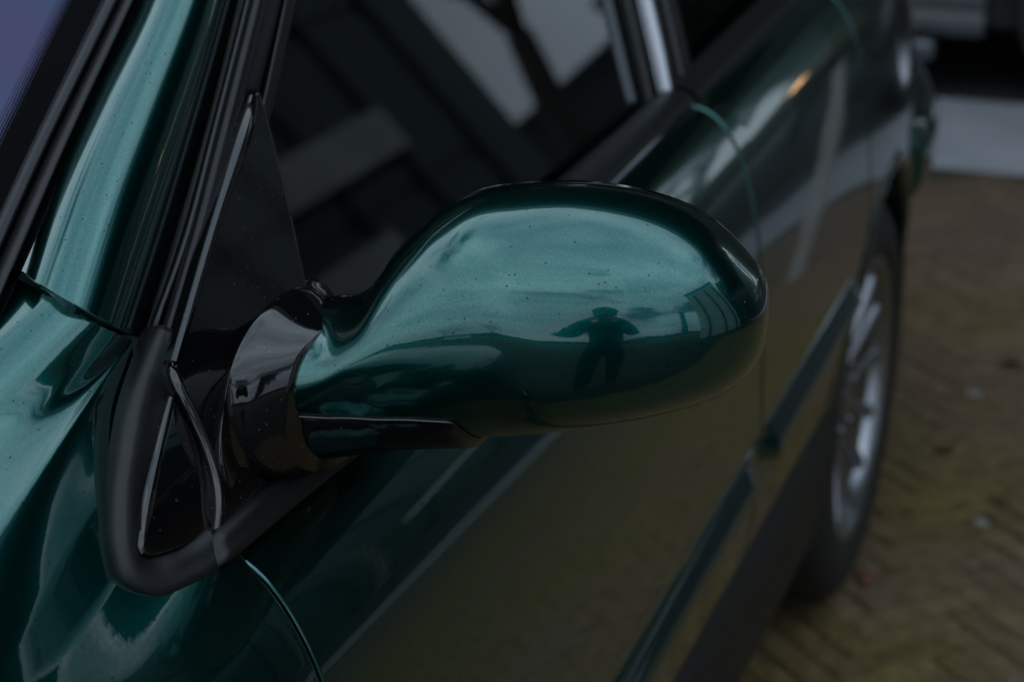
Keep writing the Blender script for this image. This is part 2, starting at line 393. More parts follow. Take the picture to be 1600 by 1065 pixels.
# arch lip
def arch_pt(a, dr, dx):
    y = WC.y+(RA+dr)*math.cos(a); z = WC.z+(RA+dr)*math.sin(a)
    x = -.02+planx(y); 
    zz = z-rise(y)*(.35+.65*min(1, max(0, (z-.4)/.45)))
    x = h1(PZ, PX, zz)+planx(y)*(1+.5*min(1, max(0, (zz-.4)/.45))) if zz > .37 else -.02+planx(y)
    return Vector((x+dx, y, z))
rows = []
for i in range(61):
    a = math.radians(8+172*i/60)
    rows.append([arch_pt(a, .016, -.001), arch_pt(a, .010, .003), arch_pt(a, .002, .004), arch_pt(a, -.004, .001), arch_pt(a, -.005, -.02), arch_pt(a, -.004, -.06)])
grid('arch_lip', rows, PAINT, car)
# dark wheel housing behind the arch
rows = []
for i in range(41):
    a = math.radians(-10+200*i/40)
    rows.append([Vector((x, WC.y+r*math.cos(a), WC.z+r*math.sin(a))) for x, r in ((-.03, RA-.006), (-.10, RA+.005), (-.34, RA+.005), (-.36, .02))])
grid('wheel_housing', rows, LIPM, car)
# bumper (rear), wraps round the corner
rows = []
BPY = [2.955, 2.97, 3.05, 3.2, 3.35, 3.45, 3.50, 3.52, 3.53]
BPX = [-.020, -.014, -.012, -.028, -.060, -.10, -.18, -.40, -.85]
for (y, x) in zip(BPY, BPX):
    row = []
    for (dx, z) in ((-.08, .480), (-.05, .484), (-.022, .495), (-.008, .512), (-.002, .53), (.001, .55), (.001, .575), (-.004, .60), (-.016, .622), (-.05, .635)):
        if y > 3.46: row.append(Vector((x, y+dx, z)))
        else: row.append(Vector((x+dx, y, z)))
    rows.append(row)
rows.insert(0, [Vector((p.x-.05, p.y-.004, p.z)) for p in rows[0]])
grid('rear_bumper', [hermite(r, 28) for r in rows], PAINT, car, flip=True)
# side mouldings, one per door
def moulding(y0, y1, name='side_moulding'):
    rows = []
    n = 30
    for i in range(n+1):
        y = y0+(y1-y0)*i/n
        zc = lerp1([.8, 1.364, 1.79, 2.36], [.507, .524, .540, .566], y)-.002
        e = min(1, min(i, n-i)/1.0)*1.0
        xx = -.001+planx(y)
        pr = [(-.006, .0215), (-.001, .0212), (.0010, .0195), (.0060, .010), (.0110, .000), (.0155, -.010), (.0160, -.0165), (.010, -.0210), (-.006, -.0215)]
        rows.append([Vector((xx+dx*(e if dx > 0 else 1), y, zc+dz*(.8+.2*e))) for dx, dz in pr])
    rows = [hermite(r, 20) for r in rows]
    return grid(name, rows, PAINT, car, flip=True)
moulding(.875, 1.822); moulding(1.848, 2.335)
# black sill below the doors
rows = []
for i in range(41):
    y = .3+(2.262-.3)*i/40
    rows.append([Vector((-.075, y, .40)), Vector((-.030, y, .388)), Vector((-.013, y, .372)), Vector((-.010, y, .34)), Vector((-.014, y, .27)), Vector((-.030, y, .215)), Vector((-.075, y, .190)), Vector((-.2, y, .188))])
grid('sill_cover', [hermite(r, 26) for r in rows], SILL, car)

# ---- fender and front pillar: one skin each, meeting at the visible seam
GE = [(-.292, .30, .905), (-.286, .5, .925), (-.274, .7, .946), (-0.2136,0.8731,1.0139), (-0.2341,0.9748,1.0652), (-0.2584,1.0943,1.1259), (-0.2833,1.2158,1.1882), (-0.3275,1.4290,1.2989)]
RAIL = [  # from the door side to the windscreen side, pillar part (seam upwards)
 [(-0.1756,0.9396,0.9565), (-0.1880,1.0033,0.9951), (-0.2069,1.0851,1.0473), (-0.2310,1.1821,1.1124), (-0.2586,1.2835,1.1814), (-0.3052,1.4627,1.2980)],
 [(-0.1625,0.9131,0.9686), (-0.1772,0.9774,1.0080), (-0.1962,1.0584,1.0579), (-0.2193,1.1534,1.1182), (-0.2462,1.2521,1.1856), (-0.2918,1.4262,1.2994)],
 [(-0.1564,0.8916,0.9785), (-0.1726,0.9557,1.0189), (-0.1909,1.0350,1.0647), (-0.2132,1.1275,1.1231), (-0.2396,1.2243,1.1891), (-0.2843,1.3956,1.3006)],
 [(-0.1572,0.8691,0.9930), (-0.1713,0.9289,1.0307), (-0.1886,1.0052,1.0739), (-0.2096,1.0942,1.1291), (-0.2353,1.1904,1.1933), (-0.2788,1.3602,1.3020)],
 [(-0.1671,0.8604,1.0052), (-0.1809,0.9184,1.0422), (-0.1960,0.9904,1.0826), (-0.2156,1.0786,1.1314), (-0.2409,1.1757,1.1947), (-0.2839,1.3486,1.3023)],
 [(-0.1819,0.8603,1.0123), (-0.1955,0.9169,1.0488), (-0.2110,0.9895,1.0874), (-0.2277,1.0723,1.1317), (-0.2528,1.1742,1.1944), (-0.2958,1.3511,1.3021)],
 [(-0.1988,0.8662,1.0145), (-0.2131,0.9260,1.0503), (-0.2273,0.9974,1.0883), (-0.2438,1.0796,1.1294), (-0.2689,1.1862,1.1923), (-0.3125,1.3685,1.3012)],
 [(-0.2085,0.8719,1.0138), (-0.2224,0.9339,1.0511), (-0.2371,1.0058,1.0876), (-0.2521,1.0856,1.1278), (-0.2774,1.1949,1.1909), (-0.3213,1.3790,1.3007)],
 [(-0.2232,0.8885,1.0080), (-0.2366,0.9518,1.0466), (-0.2516,1.0249,1.0839), (-0.2672,1.1072,1.1231), (-0.2930,1.2193,1.1874), (-0.3378,1.4070,1.2995)]]
def smooth_rows(rows, it=60, both=False):
    for _ in range(it):
        for i, r in enumerate(rows):
            rows[i] = [r[0]]+[(r[j-1]+r[j]*2+r[j+1])/4 for j in range(1, len(r)-1)]+[r[-1]]
        if both:
            old = [list(r) for r in rows]
            for i in range(1, len(rows)-1):
                for j in range(1, len(rows[i])-1): rows[i][j] = (old[i-1][j]+old[i][j]*2+old[i+1][j])/4
    return rows
def edge_rows(rows, at_start=True, r=.003, d=.010):
    """tuck one end of a skin inwards so the panel has a rounded hem"""
    sup = [[p.lerp(q, f_) for p, q in zip(rows[0], rows[1])] if at_start else [p.lerp(q, f_) for p, q in zip(rows[-1], rows[-2])] for f_ in (.08, .2)]
    rows = [rows[0]]+sup+rows[1:] if at_start else rows[:-1]+sup[::-1]+[rows[-1]]
    a, b = (rows[0], rows[1]) if at_start else (rows[-1], rows[-2])
    add = []
    for s, (fw, dn) in enumerate(((.0010, .0), (.0015, -.0006), (.0018, -.002), (.0018, -d))):
        row = []
        for j in range(len(a)):
            t = (a[j]-b[j]).normalized(); u = (a[min(j+1, len(a)-1)]-a[max(j-1, 0)]); nn = t.cross(u).normalized()
            if nn.z < 0 and nn.x < 0.3: nn = -nn
            if nn.x < 0 and abs(nn.z) < .3: nn = -nn
            row.append(a[j]+t*fw+nn*dn)
        add.append(row)
    return add[::-1]+rows if at_start else rows+add
R_ = [hermite(r, 60) for r in RAIL]
prow = smooth_rows([hermite([r[i] for r in R_], 44) for i in range(60)], 90)
grid('front_pillar', edge_rows(prow, True), PAINT, car)
# fender: profile blends from the door section at the seam towards the wheel arch
FE = [  # rails from the sill up to the bonnet edge; y from the front to the door seam
 [(-.03, .05, .37), (-.022, .35, .37), (-.020, .60, .375), (-.020, .8595, .385)],
 [(.012, .05, .50), (.006, .35, .49), (.000, .60, .485), (-.002, .8595, .49)],
 [(.016, .05, .62), (.012, .35, .62), (.003, .60, .62), (-.002, .8595, .62)],
 [(.010, .05, .70), (.008, .35, .71), (-.001, .60, .715), (-.0095, .8595, .715)],
 [(-.008, .05, .77), (-.010, .35, .782), (-.018, .60, .788), (-.0245, .8595, .785)],
 [(-.045, .05, .825), (-.045, .35, .842), (-.047, .60, .850), (-.050, .8595, .842)],
 [(-.085, .05, .856), (-.083, .35, .876), (-.088, .60, .885), (-.088, .76, .872), (-.092, .8595, .866)],
 [(-.130, .05, .875), (-.125, .35, .900), (-.120, .60, .906), (-.126, .76, .902), (-.136, .850, .910)],
 [(-.170, .05, .885), (-.165, .35, .912), (-.152, .60, .926), (-.146, .76, .934), (-0.1732,0.9314,0.9581)],
 [(-.200, .05, .890), (-.195, .35, .918), (-.180, .60, .938), (-.168, .76, .950), (-0.1559,0.8907,0.9773)],
 [(-.225, .05, .892), (-.220, .35, .921), (-.208, .60, .947), (-.196, .76, .963), (-0.1569,0.8671,0.9922)],
 [(-.250, .05, .893), (-.246, .35, .922), (-.235, .60, .949), (-.222, .76, .965), (-0.1666,0.8582,1.0041)],
 [(-.272, .05, .893), (-.268, .35, .921), (-.256, .60, .948), (-.243, .76, .964), (-0.1814,0.8580,1.0109)],
 [(-.288, .05, .891), (-.284, .35, .919), (-.272, .60, .946), (-.258, .76, .962), (-0.1981,0.8636,1.0127)],
 [(-.300, .05, .885), (-.296, .35, .913), (-.284, .60, .940), (-.270, .76, .956), (-0.2287,0.8830,1.0068)]]
F_ = [hermite(r, 60) for r in FE]
frow = smooth_rows([hermite([r[i] for r in F_], 110) for i in range(60)], 130, True)
# draw the rear edge of the fender up to the foot of the pillar so that the two skins meet flush at the seam
_ax = (prow[1][20]-prow[0][20]).normalized(); _c = hermite([p-_ax*.0058 for p in prow[0]], 400)
dl_last = Vector((0, 0, 0)); jl = -99
for j in range(110):
    q = frow[-1][j].copy()
    if q.z < .868:      # flush with the front edge of the door
        dx = min(PRF[8:80], key=lambda p: abs(p.z-q.z)+abs(p.x-q.x)*.5)
        k_ = PRF.index(dx); a_, b_ = PRF[k_-1], PRF[k_+1]; n_ = Vector(((b_-a_).z, 0, -(b_-a_).x)).normalized()
        dl = n_*((Vector((dx.x, 0, dx.z))-Vector((q.x, 0, q.z))).dot(n_))
        for i in range(60):
            wi = max(0, 1-(59-i)/12.0); frow[i][j] = frow[i][j]+dl*(wi*wi*(3-2*wi))
        dl_last = dl; jl = j
        continue
    if j-jl < 8:
        wj_ = 1-(j-jl)/8.0; dl = dl_last*(wj_*wj_*(3-2*wj_))
        for i in range(60):
            wi = max(0, 1-(59-i)/12.0); frow[i][j] = frow[i][j]+dl*(wi*wi*(3-2*wi))
    if q.z < .90 or q.y < .86: continue
    ci = min(range(400), key=lambda i_: (_c[i_]-q).length_squared); wj = min(1, max(0, (q.y-.86)/.03))
    if ci < 392: dlt = (_c[ci]-q)*wj
    for i in range(60):
        wi = max(0, 1-(59-i)/22.0); frow[i][j] = frow[i][j]+dlt*(wi*wi*(3-2*wi))
grid('front_fender', edge_rows(frow, False), PAINT, car, flip=False)
# dark liner seen in the panel gaps
rails('gap_liner', [[(-0.1893,0.9639,0.9408), (-0.1760,0.8898,0.9824)], [(-0.1760,0.8898,0.9824), (-0.2033,0.8824,1.0008)], [(-0.2121,0.8888,0.9976), (-0.2337,0.8960,1.0017)]], 8, LIPM, car)
rows = [[Vector((-.03, y, .40)), Vector((-.018, y, .6)), Vector((-.035, y, .76)), Vector((-.060, y, .82)), Vector((-.095, y, .855))] for y in (.84, .90)]
grid('gap_liner', rows, LIPM, car)
rows = [[side(y, k)+Vector((-.014, .004, 0)) for k in range(0, NK-4, 6)] for y in (1.80, 1.90)]
grid('gap_liner', rows, LIPM, car)

# ---- windscreen, its edge trims and the dotted band
WN = Vector((0.1531,-0.4210,0.8940)); WE = Vector((-0.1776,0.8783,0.4440)); W0 = Vector((-0.2584,1.0943,1.1259))
def strip(name, prof, mat_, n=24, parent=None):
    """prof: list of (dx0, off) -> rails parallel to the pillar; px measured at the top edge of the picture"""
    return rails(name, prof, n, mat_, parent or car)
rails('windscreen_seal', [
 [(-0.2108,0.8202,0.9775), (-0.2248,0.8855,1.0107), (-0.2424,0.9664,1.0518), (-0.2694,1.1076,1.1229), (-0.3401,1.4533,1.2978)],
 [(-0.2031,0.8089,0.9827), (-0.2170,0.8734,1.0154), (-0.2344,0.9531,1.0559), (-0.2611,1.0924,1.1261), (-0.3310,1.4335,1.2987)],
 [(-0.2032,0.8069,0.9834), (-0.2171,0.8712,1.0160), (-0.2342,0.9509,1.0565), (-0.2609,1.0899,1.1265), (-0.3310,1.4302,1.2988)],
 [(-0.2056,0.8067,0.9831), (-0.2195,0.8710,1.0158), (-0.2368,0.9507,1.0563), (-0.2637,1.0897,1.1264), (-0.3343,1.4301,1.2987)],
 [(-0.2127,0.8074,0.9819), (-0.2270,0.8718,1.0147), (-0.2443,0.9518,1.0553), (-0.2706,1.0915,1.1256), (-0.3410,1.4332,1.2985)],
 [(-0.2174,0.8124,0.9795), (-0.2318,0.8772,1.0124), (-0.2492,0.9577,1.0533), (-0.2758,1.0983,1.1241), (-0.3468,1.4421,1.2981)]], 30, RUBBER, car)
rails('windscreen_moulding', [
 [(-0.2181,0.8122,0.9795), (-0.2325,0.8770,1.0124), (-0.2496,0.9576,1.0533), (-0.2754,1.0984,1.1241), (-0.3463,1.4423,1.2981)],
 [(-0.2135,0.8051,0.9826), (-0.2278,0.8694,1.0153), (-0.2448,0.9493,1.0559), (-0.2705,1.0890,1.1261), (-0.3409,1.4299,1.2986)],
 [(-0.2127,0.8014,0.9841), (-0.2270,0.8654,1.0167), (-0.2440,0.9450,1.0571), (-0.2698,1.0840,1.1270), (-0.3404,1.4235,1.2989)],
 [(-0.2148,0.7999,0.9843), (-0.2293,0.8638,1.0169), (-0.2465,0.9433,1.0573), (-0.2724,1.0822,1.1271), (-0.3432,1.4213,1.2989)],
 [(-0.2182,0.8000,0.9838), (-0.2328,0.8640,1.0165), (-0.2502,0.9435,1.0569), (-0.2760,1.0826,1.1268), (-0.3470,1.4222,1.2988)],
 [(-0.2226,0.8024,0.9824), (-0.2374,0.8666,1.0151), (-0.2545,0.9465,1.0557), (-0.2807,1.0861,1.1259), (-0.3518,1.4270,1.2986)],
 [(-0.2279,0.8086,0.9794), (-0.2428,0.8732,1.0124), (-0.2601,0.9537,1.0533), (-0.2864,1.0944,1.1241), (-0.3582,1.4379,1.2981)]], 30, SATIN, car, cross=26)
wdir = (Vector((-1, -.30, .03))-WE*Vector((-1, -.30, .03)).dot(WE)).normalized()
def windscreen():
    org = W0-WN*.004
    def screen_mat():
        m = mat('windscreen_glass', (.004, .005, .007), .015, 0, 1.0, .0); t = m.node_tree; b = bsdf(m)
        b.inputs['IOR'].default_value = 1.75
        c = N(t, 'ShaderNodeTexCoord'); s = N(t, 'ShaderNodeSeparateXYZ'); LK(t, c.outputs['Object'], s.inputs[0])
        def M_(op, a, b_=None, c_=None):
            n = N(t, 'ShaderNodeMath', operation=op)
            for i, v in enumerate((a, b_, c_)):
                if v is None: continue
                if isinstance(v, (int, float)): n.inputs[i].default_value = v
                else: LK(t, v, n.inputs[i])
            return n.outputs[0]
        P = .00185; E0 = .0445                  # pitch of the printed dots, start of the solid band edge
        x = s.outputs[0]; y = s.outputs[1]
        fx = M_('SUBTRACT', M_('FRACT', M_('DIVIDE', x, P)), .5)
        row = M_('MULTIPLY', M_('FLOOR', M_('DIVIDE', x, P)), .5)
        fy = M_('SUBTRACT', M_('FRACT', M_('ADD', M_('DIVIDE', y, P*1.15), row)), .5)
        d = M_('SQRT', M_('ADD', M_('MULTIPLY', fx, fx), M_('MULTIPLY', fy, fy)))
        fade = M_('DIVIDE', M_('SUBTRACT', x, E0), .0115)
        rad = M_('SUBTRACT', .62, M_('MULTIPLY', fade, .42))
        dot = M_('LESS_THAN', d, rad)
        band = M_('LESS_THAN', x, E0); far = M_('LESS_THAN', x, E0+.0115)
        frit = M_('MAXIMUM', band, M_('MULTIPLY', dot, far))
        mxx = N(t, 'ShaderNodeMixRGB'); mxx.inputs[1].default_value = (.030, .028, .050, 1); mxx.inputs[2].default_value = (.002, .002, .0022, 1)
        LK(t, frit, mxx.inputs[0]); LK(t, mxx.outputs[0], b.inputs['Base Color'])
        no = N(t, 'ShaderNodeTexNoise', inp={'Scale': 9.0, 'Detail': 1.0}); LK(t, c.outputs['Object'], no.inputs['Vector'])
        cr = N(t, 'ShaderNodeValToRGB'); e = cr.color_ramp.elements; e[0].position = .38; e[0].color = (.32, .60, .95, 1); e[1].position = .62; e[1].color = (.62, .46, .95, 1)
        LK(t, no.outputs[0], cr.inputs[0])
        # clear glass: mirror-like laminated coat with its bluish tint; the printed band: dull black enamel
        gl = N(t, 'ShaderNodeBsdfGlossy'); gl.inputs['Roughness'].default_value = .02; LK(t, cr.outputs[0], gl.inputs[0])
        ms = N(t, 'ShaderNodeMixShader'); iv = M_('SUBTRACT', .085, M_('MULTIPLY', frit, .085)); LK(t, iv, ms.inputs[0])
        LK(t, b.outputs[0], ms.inputs[1]); LK(t, gl.outputs[0], ms.inputs[2])
        b.inputs['Specular IOR Level'].default_value = .015; b.inputs['IOR'].default_value = 1.45
        b.inputs['Coat Weight'].default_value = .0; b.inputs['Roughness'].default_value = .08
        LK(t, ms.outputs[0], t.nodes['Material Output'].inputs[0])
        return m
    M = Matrix((wdir, WE, WN)).transposed().to_4x4(); M.translation = org
    nx, ny = 24, 14; V = []; F = []
    for i in range(nx+1):
        for j in range(ny+1):
            x = 1.25*i/nx; y = -.30+1.0*j/ny
            V.append((x, y, .22*math.sin(PI*x/1.25)*.55*(x/1.25)*.5))
    for i in range(nx):
        for j in range(ny):
            a = i*(ny+1)+j; F.append((a, a+ny+1, a+ny+2, a+1))
    o = _m('windscreen', V, F, screen_mat(), None)
    o.parent = car; o.matrix_parent_inverse = Matrix.Translation(-car.location); o.matrix_basis = M
    return o
windscreen()

# ---- door window frame strips along the pillar
rails('pillar_seal', [
 [(-0.1792,0.9452,0.9529), (-0.1926,1.0133,0.9916), (-0.2118,1.0953,1.0444), (-0.2378,1.1966,1.1095), (-0.3129,1.4773,1.2973)],
 [(-0.1589,0.9141,0.9672), (-0.1731,0.9828,1.0028), (-0.1934,1.0645,1.0534), (-0.2186,1.1638,1.1164), (-0.2916,1.4372,1.2990)],
 [(-0.1552,0.9154,0.9704), (-0.1685,0.9817,1.0037), (-0.1888,1.0621,1.0544), (-0.2139,1.1605,1.1173), (-0.2867,1.4328,1.2993)],
 [(-0.1583,0.9263,0.9682), (-0.1712,0.9916,1.0004), (-0.1916,1.0730,1.0515), (-0.2170,1.1718,1.1151), (-0.2905,1.4463,1.2987)],
 [(-0.1715,0.9492,0.9586), (-0.1846,1.0161,0.9916), (-0.2056,1.0996,1.0440), (-0.2316,1.2010,1.1091), (-0.3069,1.4813,1.2973)]], 30, LIPM, car)
rails('window_frame', [
 [(-0.1668,0.9322,0.9469), (-0.1852,1.0116,0.9929), (-0.2061,1.0945,1.0451), (-0.2320,1.1960,1.1099), (-0.3069,1.4790,1.2973)],
 [(-0.1487,0.9044,0.9593), (-0.1666,0.9815,1.0039), (-0.1868,1.0619,1.0546), (-0.2120,1.1605,1.1174), (-0.2847,1.4354,1.2992)],
 [(-0.1440,0.9009,0.9612), (-0.1617,0.9777,1.0056), (-0.1819,1.0580,1.0560), (-0.2069,1.1564,1.1184), (-0.2793,1.4299,1.2995)],
 [(-0.1415,0.9051,0.9600), (-0.1593,0.9826,1.0044), (-0.1794,1.0636,1.0549), (-0.2045,1.1629,1.1175), (-0.2772,1.4381,1.2992)],
 [(-0.1428,0.9199,0.9545), (-0.1609,0.9977,0.9997), (-0.1812,1.0811,1.0505), (-0.2066,1.1818,1.1141), (-0.2803,1.4610,1.2983)],
 [(-0.1460,0.9311,0.9501), (-0.1641,1.0113,0.9953), (-0.1847,1.0960,1.0467), (-0.2104,1.1984,1.1109), (-0.2850,1.4805,1.2976)],
 [(-0.1585,0.9579,0.9387), (-0.1772,1.0393,0.9856), (-0.1983,1.1265,1.0382), (-0.2247,1.2311,1.1043), (-0.3014,1.5203,1.2959)]], 30, SATIN, car, cross=24)
rails('window_channel', [
 [(-0.1555,0.9589,0.9388), (-0.1742,1.0405,0.9855), (-0.1955,1.1250,1.0388), (-0.2222,1.2252,1.1055), (-0.2985,1.5141,1.2962)],
 [(-0.1494,0.9484,0.9434), (-0.1675,1.0319,0.9888), (-0.1885,1.1173,1.0413), (-0.2150,1.2170,1.1074), (-0.2907,1.5035,1.2967)],
 [(-0.1501,0.9571,0.9402), (-0.1683,1.0415,0.9859), (-0.1893,1.1296,1.0383), (-0.2160,1.2308,1.1049), (-0.2924,1.5208,1.2960)],
 [(-0.1645,0.9833,0.9288), (-0.1833,1.0701,0.9757), (-0.2047,1.1622,1.0292), (-0.2321,1.2665,1.0976), (-0.3107,1.5655,1.2942)]], 20, LIPM, car, cross=12)

# ---- side windows (leaning inwards), belt strips and centre pillar
def gpt(y, z, off): return Vector((off-.4*(z-.88), y, z))
def pane(name, pts, off, mat_, parent=None, th=.004):
    V = [gpt(y, z, off) for y, z in pts]+[gpt(y, z, off-th) for y, z in pts]; n = len(pts)
    F = [tuple(range(n)), tuple(range(2*n-1, n-1, -1))]+[(i, i+n, (i+1) % n+n, (i+1) % n) for i in range(n)]
    return mesh(name, V, F, mat_, car, smooth=False)
pane('window', [(.93, .85), (1.90, .86), (1.92, 1.03), (1.86, 1.33), (1.62, 1.32), (1.30, 1.20)], -.134, GLASS)
pane('window', [(1.965, .88), (2.62, .90), (2.66, 1.15), (2.30, 1.32), (1.97, 1.33)], -.136, GLASS)
def belt(name, y0, y1, prof, mat_, n=30):
    rows = []
    for i in range(n+1):
        y = y0+(y1-y0)*i/n; r = rise(y)
        rows.append([Vector((x+planx(y), y, z+r)) for x, z in prof])
    return grid(name, [hermite(r, 16) for r in rows], mat_, car, flip=True)
belt('belt_strip', 1.0, 1.880, [(-.092, .853), (-.0935, .8685), (-.098, .8735), (-.106, .8765), (-.118, .8785), (-.127, .8770), (-.130, .868), (-.130, .85)], RUBBER)
belt('belt_strip', 1.890, 2.70, [(-.092, .853), (-.0935, .8685), (-.098, .8735), (-.106, .8765), (-.118, .8785), (-.127, .8770), (-.130, .868), (-.130, .85)], RUBBER)
# bright upright trim at the rear edge of the front window
def upright(name, y0, y1, z0, z1, off, mat_, lean=.10, r=.004):
    rows = []
    for i in range(21):
        z = z0+(z1-z0)*i/20; dy = lean*(z-z0)
        rr = r*min(1, .35+i*.5)
        rows.append([gpt(y0+dy, z, off-.012), gpt(y0+dy, z, off-.002), gpt(y0+dy+.0015, z, off+rr*.5), gpt((y0+y1)/2+dy, z, off+rr), gpt(y1+dy-.0015, z, off+rr*.5), gpt(y1+dy, z, off-.002), gpt(y1+dy, z, off-.012)])
    return grid(name, [hermite(r_, 18) for r_ in rows], mat_, car, flip=True)
upright('centre_pillar_trim', 1.868, 1.880, .899, 1.32, -.108, CHROME, lean=.36, r=.005)
upright('centre_pillar', 1.882, 1.955, .885, 1.33, -.118, BLACK, lean=.36, r=.002)
upright('centre_pillar_seal', 1.860, 1.868, .882, 1.32, -.128, SILL, lean=.36, r=.002)
upright('rear_window_frame', 1.935, 1.968, .905, 1.33, -.112, LIPM, lean=.36, r=.003)

# ---- rubber gasket round the mirror foot
gasket_out = [(-0.1521,0.9165,0.9752), (-0.1450,0.8902,0.9649), (-0.1365,0.8612,0.9536), (-0.1264,0.8322,0.9361), (-0.1161,0.8051,0.9153), (-0.1055,0.7875,0.8989), (-0.0970,0.7818,0.8851), (-0.0878,0.7883,0.8745), (-0.0807,0.8110,0.8692), (-0.0761,0.8366,0.8676)]
gasket_in  = [(-0.1443,0.9186,0.9707), (-0.1367,0.9051,0.9567), (-0.1285,0.8861,0.9414), (-0.1203,0.8599,0.9257), (-0.1102,0.8291,0.9056), (-0.1046,0.8171,0.8966), (-0.1000,0.8150,0.8900), (-0.0944,0.8172,0.8861), (-0.0898,0.8324,0.8844), (-0.0856,0.8496,0.8865)]
def ring(name, outer, inner, mat_, h=.006, n=50, skirt=.012, m=14):
    """raised soft strip between two outlines lying on the leaning door plane"""
    A = hermite(outer, n); B = hermite(inner, n); up = Vector((.9, -.05, .38)).normalized(); rows = []
    for a, b in zip(A, B):
        prof = [a-up*skirt, a, a.lerp(b, .05)+up*h*.6, a.lerp(b, .14)+up*h*.95, a.lerp(b, .5)+up*h*.95, a.lerp(b, .92)+up*h*.8, b+up*h*.5, b-up*skirt]
        rows.append(hermite(prof, m))
    first = [p-up*.012 for p in rows[0]]; last = [p-up*.012 for p in rows[-1]]
    return grid(name, [first]+rows+[last], mat_, car)
ring('gasket', gasket_out, gasket_in, RUBBER, h=.0035, m=22)
g2o = [(-0.0769,0.8346,0.8696), (-0.0758,0.8408,0.8696), (-0.0744,0.8953,0.8684), (-0.0731,0.9600,0.8678), (-0.0717,1.0122,0.8667), (-0.0700,1.0892,0.8624)]
g2i = [(-0.0846,0.8438,0.8839), (-0.0840,0.8537,0.8849), (-0.0829,0.9216,0.8848), (-0.0816,0.9696,0.8790), (-0.0804,1.0125,0.8736), (-0.0815,1.0740,0.8713)]
ring('gasket', g2o, g2i, RUBBER, h=.007, n=30, m=22)
rails('gasket_lip', [  # thin outer lip between gasket and fender paint
 [(-0.1567,0.9169,0.9617), (-0.1463,0.8711,0.9407), (-0.1340,0.8369,0.9176), (-0.1230,0.8082,0.8976), (-0.1120,0.7929,0.8800), (-0.1040,0.7937,0.8676), (-0.0960,0.8054,0.8574)],
 [(-0.1503,0.9079,0.9657), (-0.1399,0.8631,0.9447), (-0.1278,0.8292,0.9219), (-0.1168,0.8007,0.9021), (-0.1061,0.7859,0.8852), (-0.0991,0.7882,0.8728), (-0.0914,0.7997,0.8635)],
 [(-0.1488,0.9096,0.9646), (-0.1382,0.8634,0.9429), (-0.1264,0.8301,0.9210), (-0.1157,0.8019,0.9017), (-0.1053,0.7879,0.8859), (-0.0989,0.7899,0.8747), (-0.0913,0.8012,0.8659)],
 [(-0.1554,0.9217,0.9586), (-0.1445,0.8752,0.9362), (-0.1326,0.8414,0.9140), (-0.1221,0.8136,0.8952), (-0.1121,0.8003,0.8802), (-0.1048,0.8012,0.8695), (-0.0975,0.8127,0.8613)]], 40, LIPM, car)

# ---- wing mirror
mirror = empty('wing_mirror', (0, 0, 0)); adopt(mirror)
mirror['label'] = 'green capped wing mirror on a glossy black foot'
PN = (.9285, 0, .3714)
# fixed corner piece on the fender
plate('corner_trim', [(-0.1194,0.8755,0.9498), (-0.1153,0.8778,0.9406), (-0.1096,0.8795,0.9291), (-0.1029,0.8784,0.9149), (-0.0967,0.8736,0.9016), (-0.0907,0.8643,0.8893), (-0.0868,0.8548,0.8808),
  (-0.0887,0.8333,0.8842), (-0.0909,0.8115,0.8886), (-0.0928,0.8003,0.8920), (-0.0952,0.7955,0.8954), (-0.0974,0.7966,0.8998), (-0.1006,0.8055,0.9064), (-0.1066,0.8260,0.9190), (-0.1124,0.8471,0.9322), (-0.1169,0.8648,0.9436)], PN, .012, BLACK, car, bev=.003, seg=4)
sail = plate('mirror_sail', [(-0.1257,0.8880,0.9629), (-0.1304,0.9077,0.9724), (-0.1374,0.9343,0.9860), (-0.1512,0.9854,1.0118), (-0.1647,1.0379,1.0393), (-0.1757,1.0805,1.0617), (-0.1797,1.0960,1.0693), (-0.1809,1.1047,1.0710), (-0.1796,1.1082,1.0678),
  (-0.1734,1.1041,1.0560), (-0.1603,1.0931,1.0282), (-0.1445,1.0781,0.9950), (-0.1305,1.0639,0.9662), (-0.1206,1.0532,0.9464), (-0.1038,1.0459,0.9144), (-0.0882,1.0348,0.8855), (-0.0825,0.9987,0.8788), (-0.0832,0.9221,0.8854), (-0.0816,0.8539,0.8853), (-0.0851,0.8588,0.8927),
  (-0.0918,0.8696,0.9057), (-0.0991,0.8763,0.9190), (-0.1085,0.8802,0.9337), (-0.1169,0.8836,0.9471)], PN, .012, BLACK, car, bev=.003, seg=4)
rails('sail_rib', [
 [(-0.1396,0.9068,0.9590), (-0.1661,1.0066,1.0090), (-0.1908,1.1091,1.0595), (-0.1976,1.1310,1.0640)],
 [(-0.1289,0.8898,0.9665), (-0.1554,0.9887,1.0152), (-0.1793,1.0886,1.0650), (-0.1845,1.1070,1.0703)],
 [(-0.1284,0.8896,0.9665), (-0.1548,0.9884,1.0153), (-0.1788,1.0884,1.0650), (-0.1842,1.1069,1.0703)],
 [(-0.1248,0.8888,0.9665), (-0.1507,0.9877,1.0150), (-0.1750,1.0880,1.0646), (-0.1821,1.1067,1.0700)],
 [(-0.1246,0.8890,0.9664), (-0.1505,0.9880,1.0149), (-0.1748,1.0882,1.0645), (-0.1820,1.1068,1.0699)],
 [(-0.1247,0.8926,0.9646), (-0.1507,0.9926,1.0130), (-0.1750,1.0930,1.0629), (-0.1821,1.1095,1.0690)],
 [(-0.1279,0.8998,0.9613), (-0.1544,1.0015,1.0097), (-0.1785,1.1018,1.0603), (-0.1841,1.1145,1.0676)]], 30, BLACK, car)
